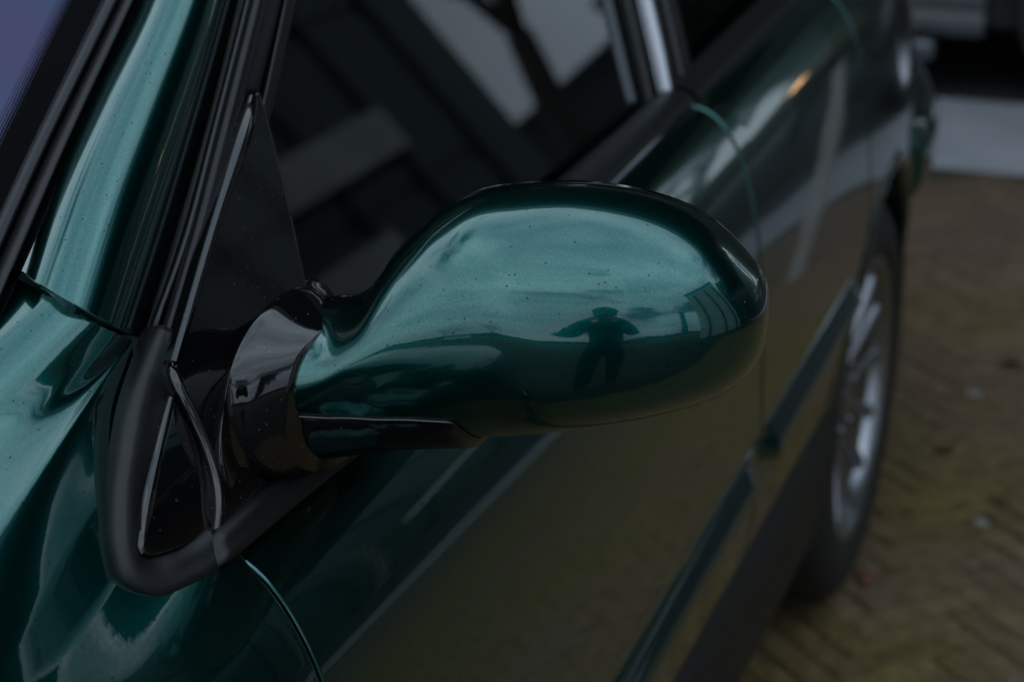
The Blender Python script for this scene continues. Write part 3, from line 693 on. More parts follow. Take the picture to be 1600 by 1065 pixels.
rails('corner_rib', [
 [(-0.1338,0.8920,0.9432), (-0.1264,0.8604,0.9247), (-0.1148,0.8243,0.9033), (-0.1119,0.8157,0.8884)],
 [(-0.1225,0.8740,0.9515), (-0.1167,0.8455,0.9321), (-0.1053,0.8100,0.9112), (-0.1011,0.7993,0.8979)],
 [(-0.1221,0.8737,0.9516), (-0.1160,0.8452,0.9323), (-0.1046,0.8097,0.9113), (-0.1006,0.7990,0.8980)],
 [(-0.1193,0.8731,0.9517), (-0.1117,0.8442,0.9325), (-0.1003,0.8086,0.9116), (-0.0979,0.7984,0.8982)],
 [(-0.1191,0.8734,0.9516), (-0.1114,0.8445,0.9323), (-0.1001,0.8089,0.9114), (-0.0978,0.7985,0.8981)],
 [(-0.1192,0.8761,0.9501), (-0.1116,0.8486,0.9300), (-0.1002,0.8129,0.9090), (-0.0978,0.8010,0.8966)],
 [(-0.1217,0.8816,0.9475), (-0.1154,0.8569,0.9256), (-0.1039,0.8208,0.9045), (-0.1002,0.8060,0.8937)]], 30, BLACK, car)
tube('sail_edge', [(-0.1321,0.8947,0.9604), (-0.1248,0.8860,0.9583), (-0.1181,0.8824,0.9490), (-0.1107,0.8815,0.9356), (-0.1016,0.8786,0.9189), (-0.0937,0.8723,0.9043), (-0.0876,0.8625,0.8914), (-0.0847,0.8522,0.8792)], .0036, BLACK, car, seg=16, n=50)
# foot / arm: flares from the sail to the neck of the housing
def superloop(c, a, b, e, n=56):
    out = []
    for k in range(n):
        t = 2*PI*k/n; cs, sn = math.cos(t), math.sin(t)
        out.append(c+a*(abs(cs)**e*(1 if cs >= 0 else -1))+b*(abs(sn)**e*(1 if sn >= 0 else -1)))
    return out
def Vv(*p): return Vector(p)
A0 = Vector((math.cos(math.radians(12)), math.sin(math.radians(12)), 0)); FD = Vector((math.sin(math.radians(12)), -math.cos(math.radians(12)), 0)); OO = Vector((-.083, .980, 0))
arm_sec = [  # centre, half axis along the car, half axis up
 (Vv(*(-0.1132,0.9823,0.8980)), Vv(-.004, .106, .030), Vv(-.020, .012, .050)),
 (Vv(*(-0.1044,0.9674,0.9060)), Vv(-.004, .098, .026), Vv(-.018, .010, .049)),
 (Vv(*(-0.0959,0.9548,0.9147)), Vv(.000, .082, .017), Vv(-.013, .006, .049)),
 (Vv(*(-0.0887,0.9479,0.9217)), Vv(.004, .063, .008), Vv(-.009, .002, .049)),
 (Vv(-.090, .954, .9350), Vv(.008, .048, .002), Vv(-.004, 0, .0500)),
 (Vv(-.077, .952, .9300), Vv(.009, .0400, 0), Vv(-.001, 0, .0460)),
 (Vv(-.060, .954, .9280), Vv(.009, .0370, 0), Vv(0, 0, .0440))]
rows = []
M_ = 6
cs_ = hermite([s[0] for s in arm_sec], 40)
as_ = hermite([s[1] for s in arm_sec], 40); bs_ = hermite([s[2] for s in arm_sec], 40)
for i in range(40):
    rows.append(superloop(cs_[i], as_[i], bs_[i], .88))
arm = grid('mirror_foot', rows, BLACK, mirror, closed=True, cap=True, flip=True)

US = [0, .02, .035, .05, .065, .08, .10, .125, .155, .185, .210, .230, .245, .256, .263, .2675, .2689, .2695]
ZT = [0.9755, 0.9775, 0.9877, 1.0097, 1.0258, 1.0384, 1.0487, 1.0535, 1.0558, 1.0538, 1.0486, 1.0404, 1.0294, 1.0181, 1.0100, 1.0015, .9950, .9860]
ZB = [0.9128, 0.9077, 0.9021, 0.8983, 0.9009, 0.9034, 0.9065, 0.9104, 0.9169, 0.9226, 0.9286, 0.9342, 0.9398, .9474, .9560, .9655, .9735, .9850]
ZC = [0.9383, 0.9498, 0.9590, 0.9621, 0.9657, 0.9662, 0.9693, 0.9731, 0.9683, 0.9722, 0.9769, 0.9819, 0.9867, .9890, .9885, .9870, .9862, .9855]
def endr(u): return max(0., 1-(max(0., u-.12)/.1495)**2.6)**(1/2.3)
def depth(u): return h1([0, .03, .06, .10, .14, .20, .27], [.060, .066, .0735, .0815, .0860, .0875, .0875], u)*endr(u)**.8
def cap_pt(u, th, grow=0.0):
    e = 2/2.25; s = math.sin(th); c = max(0, math.cos(th)); zt, zb, zc = h1(US, ZT, u), h1(US, ZB, u), h1(US, ZC, u)
    v = (depth(u)+grow)*c**e
    z = zc+((zt+grow*.8)-zc)*abs(s)**e if s >= 0 else zc-(zc-zb+grow*.8)*abs(s)**e
    return OO+A0*u+FD*v+Vector((0, 0, z))
ulist = [.2695*i/120 for i in range(96)]
u0 = ulist[-1]; ulist += [u0+(.2695-.00001-u0)*math.sin(PI/2*(i+1)/34) for i in range(34)]
def th_cut(u):
    """lower limit of the painted cap: it stops above the black lower shell near the foot"""
    if u > .113: return -PI/2
    zcut = lerp1([0, .02, .045, .075, .096, .101, .107, .113], [.9275, .9280, .9316, .9354, .9366, .930, .917, .903], u)
    lo, hi = -PI/2, 0
    for _ in range(30):
        m = (lo+hi)/2
        if cap_pt(u, m).z < zcut: lo = m
        else: hi = m
    return hi
rows = []
NT = 96
for u in ulist:
    t0 = th_cut(u); row = []
    for k in range(40): row.append(cap_pt(u, t0+(-.12-t0)*k/40))
    for k in range(NT+1): row.append(cap_pt(u, -.12+(PI/2+.12)*k/NT))
    # hem along the lower edge
    inn = [row[0]-FD*.0030+Vector((0, 0, .0006)), row[0]-FD*.0008-Vector((0, 0, .0004))]
    rows.append(inn+row+[row[-1]-FD*.004-Vector((0, 0, .0005))])
# hem at the neck end
r0 = rows[0]
hem = []
for du, sh in ((-.0012, .0012), (-.0016, .0035), (-.0010, .008)):
    cen = OO+Vector((0, 0, .945))+FD*.01
    hem.append([p+A0*du+(cen-p).normalized()*sh for p in r0])
rows = hem[::-1]+rows
cap = grid('mirror_cap', rows, PAINT, mirror, flip=False)
# black lower shell continuing the foot under the cap
rows = []
for i in range(41):
    u = .002+.108*i/40
    g = -.0012 if i else -.004; row = []
    zt_, zb_ = .9105, lerp1([0, .03, .06, .09, .105, .122], [.897, .897, .898, .9005, .904, .912], u)
    d = depth(u)+g
    t_hi = -.05
    pc = cap_pt(u, th_cut(u), g); dc_ = (pc-OO-A0*u).dot(FD); zb2 = min(pc.z-.0015, lerp1([0, .03, .06, .09, .122], [.8795, .8895, .8975, .9022, .9060], u))
    for k in range(4): row.append(OO+A0*u+FD*dc_+Vector((0, 0, pc.z+.012-.003*k)))
    for k in range(25):
        t = PI/2*k/24; row.append(OO+A0*u+FD*(dc_+.0012)*math.cos(t)**.8+Vector((0, 0, pc.z-(pc.z-zb2)*math.sin(t)**.9)))
    row.append(OO+A0*u-FD*.03+Vector((0, 0, row[-1].z)))
    rows.append(row)
grid('lower_shell', rows, BLACK, mirror, flip=True)
# thin bright-edged lip where the cap meets the lower shell
lip = [cap_pt(u, th_cut(u))+FD*.0004-Vector((0, 0, .0009)) for u in [.002+.108*i/40 for i in range(41)]]
tube('shell_lip', lip, .0011, BLACK, mirror, seg=8)
neck = [cap_pt(.0, t)-A0*.003 - FD*.001 for t in [-.9+ (PI/2+.9)*i/30 for i in range(31)]]
tube('neck_collar', neck, .0022, LIPM, mirror, seg=8)
# back of the housing: black rim and the mirror glass, facing rearwards
def back_loop(s, dv):
    out = []
    for u in [.2695*i/60 for i in range(1, 60)]: out.append((u, h1(US, ZT, u)))
    for u in [.2695*i/60 for i in range(59, 0, -1)]: out.append((u, h1(US, ZB, u)))
    cu, cz = .150, .985
    return [OO+A0*(cu+(u-cu)*s)+FD*dv+Vector((0, 0, cz+(z-cz)*s)) for u, z in out]
grid('rear_rim', [back_loop(.985, .004), back_loop(1.0, -.004), back_loop(.985, -.014), back_loop(.93, -.018), back_loop(.90, -.012)], BLACK, mirror, closed=True, flip=True)
bl = back_loop(.905, -.011); mesh('mirror_glass', bl, [tuple(range(len(bl)))], mat('mirror_silver', (.8, .82, .84), .01, 1.0), mirror, smooth=False)

# ---- rear wheel (and the others where they stand)
def wheel(cx, cy, cz, out=1, parent=car):
    wh = empty('wheel', (0, 0, 0)); adopt(wh)
    C0 = Vector((cx, cy, cz)); s = out
    prof = [(-.10, .205), (-.095, .24), (-.085, .278), (-.06, .293), (0, .296), (.055, .295), (.075, .288), (.089, .270), (.095, .245), (.093, .222), (.086, .207), (.080, .203)]
    rows = []
    pr = hermite([(h, r, 0) for h, r in prof], 44)
    for p in pr: rows.append([C0+Vector((s*p.x, p.y*math.cos(2*PI*k/72), p.y*math.sin(2*PI*k/72))) for k in range(72)])
    ty = grid('tyre', rows, TYRE, wh, closed=True, flip=(s > 0))
    rp = [(-.09, .19), (.0, .182), (.060, .186), (.078, .192), (.086, .200), (.090, .206), (.087, .209), (.080, .207)]
    rows = []
    for p in hermite([(h, r, 0) for h, r in rp], 30): rows.append([C0+Vector((s*p.x, p.y*math.cos(2*PI*k/72), p.y*math.sin(2*PI*k/72))) for k in range(72)])
    grid('rim', rows, ALLOY, wh, closed=True, flip=(s > 0))
    rows = []
    for h, r in ((.066, .0), (.068, .020), (.066, .030), (.060, .036), (.052, .060), (.048, .070), (.02, .072)):
        rows.append([C0+Vector((s*h, max(r, .0005)*math.cos(2*PI*k/40), max(r, .0005)*math.sin(2*PI*k/40))) for k in range(40)])
    grid('hub_cap', rows, ALLOY, wh, closed=True, flip=(s < 0))
    fr_ = [[C0+Vector((s*h, r*math.cos(2*PI*k/60), r*math.sin(2*PI*k/60))) for k in range(60)] for h, r in ((.040, .07), (.050, .11), (.060, .16), (.064, .186))]
    grid('wheel_face', fr_, mat('dull_alloy', (.22, .21, .20), .38, 1.0) if 'dull_alloy' not in bpy.data.materials else bpy.data.materials['dull_alloy'], wh, closed=True, flip=(s < 0))
    proto = None
    for i in range(14):
        a = 2*PI*i/14+.2
        if proto is None:
            rr = []
            for r, wd, h in ((.050, .010, .050), (.09, .0085, .060), (.14, .0085, .068), (.175, .010, .074), (.195, .014, .076)):
                rr.append([Vector((s*(h-.018), -wd, r)), Vector((s*(h-.003), -wd*.9, r)), Vector((s*h, -wd*.5, r)), Vector((s*h, wd*.5, r)), Vector((s*(h-.003), wd*.9, r)), Vector((s*(h-.018), wd, r))])
            proto = grid('spoke', rr, ALLOY, wh); o = proto
        else:
            o = proto.copy(); COL.objects.link(o); o.parent = wh
        o.location = C0; o.rotation_euler = (a, 0, 0)
    for i in range(5):
        a = 2*PI*i/5+.2
        p = C0+Vector((s*.058, .052*math.cos(a), .052*math.sin(a)))
        tube('wheel_bolt', [p, p+Vector((s*.010, 0, 0))], .008, mat('dark_steel', (.2, .2, .21), .35, 1) if 'dark_steel' not in bpy.data.materials else bpy.data.materials['dark_steel'], wh, seg=6)
    dk = []
    for h, r in ((-.01, .001), (-.01, .14), (-.02, .145)): dk.append([C0+Vector((s*h, r*math.cos(2*PI*k/40), r*math.sin(2*PI*k/40))) for k in range(40)])
    grid('brake_disc', dk, mat('brake_steel', (.25, .24, .23), .4, 1), wh, closed=True, flip=(s < 0))
    return wh
wheel(-.112, WC.y, .297); wheel(-.112, -.03, .297)
wheel(-1.60, WC.y, .297, -1); wheel(-1.60, -.03, .297, -1)
# ---- far side, roof, bonnet and cabin, so that the car is whole from a step aside
def sheet(name, rows, m, cross=16, along=16):
    R = [hermite(r, along) for r in rows]; return grid(name, [hermite([r[i] for r in R], cross) for i in range(along)], m, car)
sheet('bonnet', [[(-.302, -.6, .80), (-.300, .05, .887), (-.296, .35, .915), (-.272, .76, .958)], [(-.6, -.72, .83), (-.6, .05, .925), (-.6, .35, .955), (-.60, .66, .985)], [(-1.1, -.72, .83), (-1.1, .05, .925), (-1.1, .35, .955), (-1.10, .66, .985)], [(-1.41, -.6, .80), (-1.41, .05, .887), (-1.41, .35, .915), (-1.43, .76, .958)]], PAINT)
sheet('roof', [[(-.345, 1.62, 1.37), (-.345, 2.0, 1.39), (-.345, 2.75, 1.34)], [(-.5, 1.50, 1.41), (-.5, 2.0, 1.44), (-.5, 2.8, 1.38)], [(-.85, 1.45, 1.42), (-.85, 2.0, 1.455), (-.85, 2.8, 1.39)], [(-1.2, 1.50, 1.41), (-1.2, 2.0, 1.44), (-1.2, 2.8, 1.38)], [(-1.36, 1.62, 1.37), (-1.36, 2.0, 1.39), (-1.36, 2.75, 1.34)]], PAINT)
sheet('boot_lid', [[(-.33, 2.7, 1.30), (-.30, 3.05, .98), (-.25, 3.45, .92)], [(-.85, 2.75, 1.36), (-.85, 3.1, 1.0), (-.85, 3.50, .94)], [(-1.37, 2.7, 1.30), (-1.40, 3.05, .98), (-1.45, 3.45, .92)]], PAINT)
sheet('rear_panel', [[(-.16, 3.42, .92), (-.14, 3.46, .75), (-.14, 3.47, .6)], [(-.85, 3.50, .94), (-.85, 3.52, .75), (-.85, 3.52, .6)], [(-1.54, 3.42, .92), (-1.56, 3.46, .75), (-1.56, 3.47, .6)]], PAINT)
# rear pillar: from belt to roof, dark paint
sheet('rear_pillar', [[(-.33, 2.66, 1.33), (-.22, 2.64, 1.1), (-.15, 2.62, .92)], [(-.335, 2.85, 1.25), (-.20, 3.0, 1.05), (-.12, 3.15, .91)], [(-.34, 2.9, 1.2), (-.24, 3.1, 1.0), (-.17, 3.38, .91)]], PAINT)
sheet('roof_rail', [[(-.275, 1.45, 1.30), (-.29, 1.65, 1.345), (-.30, 2.1, 1.36), (-.30, 2.66, 1.32)], [(-.29, 1.42, 1.33), (-.315, 1.64, 1.375), (-.325, 2.1, 1.39), (-.325, 2.7, 1.345)], [(-.34, 1.40, 1.33), (-.35, 1.62, 1.375), (-.352, 2.0, 1.392), (-.35, 2.75, 1.345)]], PAINT)
rows = [[Vector((-1.71-p.x, y, p.z+rise(y))) for p in PRF[::3]] for y in [-.8+4.2*i/40 for i in range(41)]]
grid('far_side_panel', rows, PAINT, car)
box_ = box
def cbox(name, lo, hi, m, bev=0.0, seg=2):
    o = box_(name, lo, hi, m, None, bev, seg); adopt(o); return o
cbox('underbody', (-1.60, -.5, .20), (-.10, 3.3, .30), DARKIN)
cbox('cabin_floor', (-1.55, .75, .302), (-.16, 3.2, .34), DARKIN)
cbox('door_lining', (-.150, .95, .34), (-.128, 2.6, .845), DARKIN, .008)
cbox('far_door_lining', (-1.60, .95, .34), (-1.56, 2.9, .86), DARKIN, .008)
cbox('headliner', (-1.34, 1.70, 1.335), (-.37, 2.7, 1.35), DARKIN)
cbox('dashboard', (-1.54, .86, .62), (-.17, 1.12, .90), DARKIN, .05, 4)
for x0 in (-.80, -1.50):
    cbox('seat_cushion', (x0, 1.42, .42), (x0+.52, 1.92, .56), SEATM, .05, 4)
    b = cbox('seat_backrest', (x0, 1.90, .50), (x0+.52, 2.05, 1.10), SEATM, .06, 4)
    cbox('headrest', (x0+.13, 1.95, 1.13), (x0+.39, 2.04, 1.30), SEATM, .04, 4)
cbox('rear_seat', (-1.5, 2.45, .42), (-.2, 2.9, .60), SEATM, .05, 4); cbox('rear_seat_back', (-1.5, 2.85, .5), (-.2, 3.0, 1.02), SEATM, .05, 4)
sw = []
for i in range(48):
    a = 2*PI*i/48; c = Vector((-.52, 1.20, .86)); u = Vector((1, 0, 0)); v = Vector((0, -.35, .93)).normalized()
    ctr = c+u*(.185*math.cos(a))+v*(.185*math.sin(a)); ra = (ctr-c).normalized(); nn = u.cross(v)
    sw.append([ctr+ra*(.015*math.cos(2*PI*k/10))+nn*(.015*math.sin(2*PI*k/10)) for k in range(10)])
sw.append(sw[0]); grid('steering_wheel', sw, DARKIN, car, closed=True)
tube('steering_column', [(-.52, 1.20, .86), (-.52, 1.0, .78)], .05, DARKIN, car)

# ================================================================ THINGS AROUND
DARKPAINT = mat('near_black_paint', (.010, .011, .013), .35, .3, 1.0, .02)
CLAD = noisy('grey_cladding', (.07, .074, .082), (.09, .095, .10), 20, .45, .1)
FACADE = noisy('weathered_facade_steel', (.034, .054, .048), (.046, .070, .062), 1.5, .5, .05)
SHOWGLASS = mat('green_grey_glazing', (.040, .062, .056), .5)
WIN = mat('dark_window_glass', (.006, .007, .008), .03, 0, 0)
def other_car(name, x, y, rz, m, label, group=None, lower=True):
    """saloon along local X, centre at its base"""
    r = empty(name, (x, y, 0), label, 'car', group, rz)
    L2, Wd = 2.2, .86
    xs = [-2.2, -2.12, -1.95, -1.2, -.9, 0, .9, 1.5, 2.0, 2.15, 2.2]; zt_ = [.55, .74, .88, .93, .94, .93, .90, .84, .74, .62, .50]; hw = [.62, .74, .80, .85, .86, .86, .86, .84, .78, .68, .60]
    rows = []
    for i in range(61):
        xx = -2.2+4.4*i/60; z1 = h1(xs, zt_, xx); h = h1(xs, hw, xx); row = []
        for sx, zz in ((-.9, .22), (-.97, .26), (-1, .40), (-1.0, .60), (-.985, .8), (-.94, .96), (-.8, 1), (0, 1.03), (.8, 1), (.94, .96), (.985, .8), (1.0, .60), (1, .40), (.97, .26), (.9, .22)):
            row.append(Vector((xx, sx*h, zz*z1 if zz > .5 else zz*.92)))
        rows.append(row)
    body = grid('body', rows, m, r, cap=False, flip=True)
    rows = []
    for (xx, zz, h) in ((-1.75, .90, .70), (-1.2, 1.33, .60), (-.7, 1.41, .58), (.1, 1.42, .58), (.5, 1.34, .60), (1.15, .89, .72)):
        rows.append([Vector((xx, -.80 if False else -(h+.14), .88)), Vector((xx, -(h+.10), .93)), Vector((xx, -h, zz-.03)), Vector((xx, -h*.8, zz)), Vector((xx, h*.8, zz)), Vector((xx, h, zz-.03)), Vector((xx, h+.10, .93)), Vector((xx, h+.14, .88))])
    grid('cabin', rows, WIN, r, flip=True)
    for s in (-1, 1):
        # ribbed sill cladding with a bright lower bar
        rows = []
        for i in range(2):
            xx = -.93+1.86*i
            rows.append([Vector((xx, s*o_, z)) for o_, z in ((.865, .47), (.885, .455), (.885, .37), (.872, .362), (.885, .352), (.885, .285), (.872, .278), (.885, .268), (.885, .215), (.86, .20))])
        grid('side_cladding', rows, CLAD, r)
        o = box_('sill_bar', (-.80, s*.90-.03, .135), (.80, s*.90+.03, .195), mat('dull_bar', (.17, .19, .21), .3, .8) if 'dull_bar' not in bpy.data.materials else bpy.data.materials['dull_bar'], r, .02, 3)
        for wx in (-1.32, 1.32):
            wr = empty('wheel', (wx, s*.77, .31), parent=r)
            rr = []
            for h, q in ((-.1, .2), (-.09, .29), (-.05, .31), (.05, .31), (.09, .29), (.1, .21), (.09, .2), (.07, .19), (.06, .05), (.065, .001)):
                rr.append([Vector((q*math.cos(2*PI*k/32), s*h, q*math.sin(2*PI*k/32))) for k in range(32)])
            grid('tyre', rr[:7], TYRE, wr, closed=True, flip=(s > 0)); grid('rim', rr[6:], ALLOY, wr, closed=True, flip=(s > 0))
            ar = [[Vector((q*math.cos(a)+wx, s*dd, .31+q*math.sin(a))) for q, dd in ((.36, .878), (.355, .882), (.33, .875), (.0, .60))] for a in [math.radians(-12+204*k/30) for k in range(31)]]
            grid('wheel_arch', ar, LIPM, r)
    return r
other_car('parked_car', -1.20, 6.62, 0, DARKPAINT, 'near-black car behind the green car, only its ribbed sill showing')


# ---- canopy over the rear of the yard (solid at one end, open rafters at the other) on pale posts
STEEL = noisy('dark_painted_steel', (.020, .024, .026), (.030, .034, .036), 4, .5, .05)
POSTM = noisy('pale_painted_post', (.34, .33, .32), (.42, .40, .39), 6, .5, .05)
cn = empty('canopy', (0, 3.6, 0), 'dark flat canopy on pale posts over the rear of the yard', 'canopy')
def lbox(name, lo, hi, m, par, bev=0.0):
    o = box_(name, lo, hi, m, None, bev); o.parent = par; o.matrix_parent_inverse = Matrix.Translation(-par.location); return o
lbox('fascia', (-8, 3.55, 4.05), (6.6, 3.70, 4.50), STEEL, cn)
lbox('roof', (-8, 3.703, 4.20), (5.9, 9.5, 4.35), STEEL, cn)
lbox('fascia', (-8, 9.553, 4.05), (6.6, 9.70, 4.50), STEEL, cn)
for i in range(2): lbox('rafter', (5.95+i*.45, 3.703, 4.12), (6.03+i*.45, 9.55, 4.40), STEEL, cn)
for i in range(3): lbox('purlin', (5.903, 5.3+i*1.9, 4.403), (6.55, 5.42+i*1.9, 4.47), STEEL, cn)
for x, y in ((-4.6, 4.2), (6.3, 4.2), (.56, 9.3), (-4.6, 9.3), (6.3, 9.3)):
    lbox('post', (x-.035, y-.035, .004), (x+.035, y+.035, 4.118 if x > 6 else 4.197), POSTM, cn, .006)
bl_ = empty('bollard', (.56, 4.20, 0), 'pale square bollard on the pavers behind the green car', 'bollard')
lbox('shaft', (.528, 4.168, -.02), (.592, 4.232, .74), POSTM, bl_, .008); lbox('cap', (.522, 4.162, .742), (.598, 4.238, .765), POSTM, bl_, .006)
# ---- showroom: dark glass facade in a steel grid
WALLM = noisy('white_render', (.46, .47, .45), (.60, .60, .57), 1.2, .8, .1)
sr = empty('showroom', (7.3, 8, 0), 'dark glazed showroom with a steel grid front beside the yard', 'building')
lbox('wall', (7.45, 3.4, 0), (13, 18.3, 6.6), FACADE, sr)
lbox('roof', (7.2, 3.3, 6.603), (13.2, 18.5, 6.85), STEEL, sr)
for i in range(10):
    for j in range(3): lbox('window', (7.42, 3.50+i*1.38, .25+j*1.8), (7.448, 4.80+i*1.38, 1.9+j*1.8), SHOWGLASS, sr)
for i in range(11): lbox('mullion', (7.36, 3.42+i*1.38, .003), (7.44, 3.49+i*1.38, 6.597), FACADE, sr)
lbox('sign_panel', (7.30, 13.2, 2.35), (7.355, 15.9, 2.80), WALLM, sr); lbox('sign_panel', (7.30, 11.2, 1.35), (7.355, 14.6, 1.80), WALLM, sr)
WARM = bpy.data.materials.new('warm_lamp'); WARM.use_nodes = True
_b = bsdf(WARM); _b.inputs['Emission Color'].default_value = (1, .55, .22, 1); _b.inputs['Emission Strength'].default_value = 11; _b.inputs['Base Color'].default_value = (.8, .6, .4, 1)
lamps = [((7.1, 13.0, 2.6), 'warm lit bulkhead lamp at the far end of the showroom front'), ((7.1, 6.2, 3.2), 'warm lit bulkhead lamp at the near end of the showroom front'), ((2.9, 9.1, 3.9), 'warm lit lamp hanging under the canopy rafters'), ((2.75, 9.85, 1.30), 'warm lit lamp on the low post behind the canopy')]
for (x, y, z), lb in lamps:
    lm = empty('wall_lamp', (x, y, z), lb, 'lamp', 'warm lamps round the yard')
    rr = []
    for i in range(9):
        a = PI*i/8; rr.append([Vector((max(.001, .055*math.sin(a))*math.cos(2*PI*k/14), max(.001, .055*math.sin(a))*math.sin(2*PI*k/14), .055*math.cos(a))) for k in range(14)])
    _g = grid('bulb', rr, WARM, None, closed=True); _g.parent = lm
    _g = grid('lamp_shade', [[Vector((r*math.cos(2*PI*k/14), r*math.sin(2*PI*k/14), z_)) for k in range(14)] for r, z_ in ((.09, .02), (.07, .07), (.02, .09), (.001, .095))], STEEL, None, closed=True); _g.parent = lm
bo = empty('lamp_post', (2.75, 9.95, 0), 'low dark post carrying a warm lamp behind the canopy', 'post')
lbox('shaft', (2.71, 9.91, .004), (2.79, 9.99, 1.46), STEEL, bo, .008)
# ---- white building with dark uprights
wb = empty('white_building', (6.3, 0, 0), 'tall white rendered building with dark uprights, beside the yard', 'building')
lbox('wall', (6.3, -2.4, 0), (14, 2.6, 6.4), WALLM, wb)
lbox('parapet', (6.2, -2.5, 6.403), (14.1, 2.7, 6.6), STEEL, wb)
for y in (-1.5, .4, 1.9): lbox('upright', (6.20, y, .02), (6.297, y+.28, 6.0), STEEL, wb)
wh_ = empty('warehouse', (8, 46, 0), 'long low dark warehouse far behind the canopy', 'building')
lbox('wall', (6, 46, 0), (42, 60, 3.4), STEEL, wh_); lbox('roof', (5.8, 45.8, 3.403), (42.2, 60.2, 3.7), STEEL, wh_)
# ---- banners
for i, (x, y) in enumerate(((6.2, -4.2), (7.8, -5.6), (9.6, -7.2))):
    b = empty('banner', (x, y, 0), ['dark upright banner on a pole nearest the white building', 'dark upright banner in the middle of the three', 'dark upright banner farthest along the row of three'][i], 'flag', 'banners on poles in a row')
    _t = tube('pole', [(x, y, 0), (x, y, 4.6)], .03, POSTM); _t.parent = b; _t.matrix_parent_inverse = Matrix.Translation(-b.location)
    rows = []
    for k in range(14):
        z = 1.4+3.1*k/13; rows.append([Vector((x+.04+.75*q/7, y+.05*math.sin(q*1.1+k*.3), z-.02*q)) for q in range(8)])
    c = grid('cloth', rows, mat('banner_cloth', (.015, .03, .035), .8) if i == 0 else bpy.data.materials['banner_cloth']); c.parent = b; c.matrix_parent_inverse = Matrix.Translation(-b.location)
    c.modifiers.new('t', 'SOLIDIFY').thickness = .004
# ---- bare winter trees
BARK = noisy('bare_bark', (.030, .026, .022), (.055, .048, .040), 8, .9, .3, .01)
def bare_tree(x, y, h, seed, label, group='bare trees round the yard', spread=1.0):
    rnd = random.Random(seed); V = []; F = []; TV = []; TF = []
    def seg(p, q, r0, r1, VV, FF, n):
        t = (q-p).normalized(); u = t.cross(Vector((.3, .9, .1))).normalized(); v = t.cross(u); b0 = len(VV)
        for c, r in ((p, r0), (q, r1)):
            for k in range(n): VV.append(c+u*(r*math.cos(2*PI*k/n))+v*(r*math.sin(2*PI*k/n)))
        for k in range(n): FF.append((b0+k, b0+(k+1) % n, b0+n+(k+1) % n, b0+n+k))
    def grow(p, d, L, r, lv):
        steps = 3; q = p
        for s_ in range(steps):
            d = (d+Vector((rnd.uniform(-.16, .16), rnd.uniform(-.16, .16), rnd.uniform(-.05, .10)))).normalized()
            q2 = q+d*(L/steps); r2 = r*(1-.14)
            seg(q, q2, r, r2, TV if lv == 0 else V, TF if lv == 0 else F, 8 if lv < 2 else 4); q = q2; r = r2
            if lv > 0 and lv < 5 and rnd.random() < .7:
                a = rnd.uniform(0, 2*PI); side_ = Vector((math.cos(a), math.sin(a), rnd.uniform(.0, .6))).normalized()
                grow(q, (d*.55+side_*.75*spread).normalized(), L*rnd.uniform(.5, .72), r*.5, lv+2)
        if lv >= 5: return
        for k in range(rnd.choice((2, 3, 3)) if lv else 4):
            a = rnd.uniform(0, 2*PI); side_ = Vector((math.cos(a), math.sin(a), rnd.uniform(-.1, .5))).normalized()
            grow(q, (d*.8+side_*.62*spread).normalized(), L*rnd.uniform(.68, .88), r*.64, lv+1)
    grow(Vector((0, 0, 0)), Vector((0, 0, 1)), h*.27, h*.026, 0)
    t = empty('bare_tree', (x, y, -.012), label, 'tree', group)
    a = _m('trunk', TV, TF, BARK); a.parent = t; b = _m('branches', V, F, BARK); b.parent = t; return t
bare_tree(11.8, 29, 14, 3, 'bare tree rising beyond the canopy near the showroom corner')
bare_tree(8.0, 33.0, 11, 5, 'bare tree farther out behind the canopy')
bare_tree(-4.5, -24, 7.0, 11, 'bare spreading tree on the open side, left of the photographer', spread=1.3)
bare_tree(9.0, -27, 7.5, 12, 'bare spreading tree on the open side towards the banners', spread=1.3)
bare_tree(15.5, -33, 7.5, 14, 'bare tree farthest towards the banners')
bare_tree(-16, -38, 8.0, 15, 'bare tree far off on the open side')
# far belt of woodland and a hedge along the open side
rnd = random.Random(2); rows = []
for i in range(241):
    a = 2*PI*i/240; R0 = 95+8*math.sin(a*3); h = 3.0+1.3*math.sin(a*7+1)+1.0*math.sin(a*17)+rnd.uniform(-.5, .7)
    rows.append([Vector((R0*math.cos(a), R0*math.sin(a), -.1)), Vector(((R0+1)*math.cos(a), (R0+1)*math.sin(a), h*.7)), Vector(((R0+3)*math.cos(a), (R0+3)*math.sin(a), h)), Vector(((R0+8)*math.cos(a), (R0+8)*math.sin(a), h*.9)), Vector(((R0+10)*math.cos(a), (R0+10)*math.sin(a), -.1))])
wl = grid('far_woodland', rows, noisy('far_woodland', (.018, .022, .016), (.040, .042, .030), .5, .95, 0)); tag(wl, kind='stuff')
# unseen evergreen screen added behind the canopy to block low sky: a dark core under many small leaf sprays
hd = empty('screening_hedge', (-3.2, 14.5, 0), 'tall dark evergreen screen, unseen, added behind the canopy to block low sky', 'screening_hedge')
SCREEN_LEAVES = noisy('evergreen_leaves', (.010, .020, .010), (.026, .045, .020), 9, .7, 0)
lbox('core', (-12, 14.2, 0), (4.3, 15.4, 6.2), SCREEN_LEAVES, hd)
V = []; F = []
for k in range(14000):
    x = RND.uniform(-12.1, 4.4); z = RND.uniform(0, 6.45); y = 14.12+RND.uniform(-.22, .1) if z < 6.3 else RND.uniform(14.1, 15.5)
    a = RND.uniform(0, PI); e = RND.uniform(.05, .13); b = RND.uniform(-.8, .8); u = Vector((math.cos(a), math.sin(a)*.6, b)); v = Vector((-math.sin(a)*.4, .3, .9))
    c = Vector((x, y, z)); n0 = len(V); V += [c-u*e, c+v*e*.4, c+u*e, c-v*e*.4]; F.append((n0, n0+1, n0+2, n0+3))
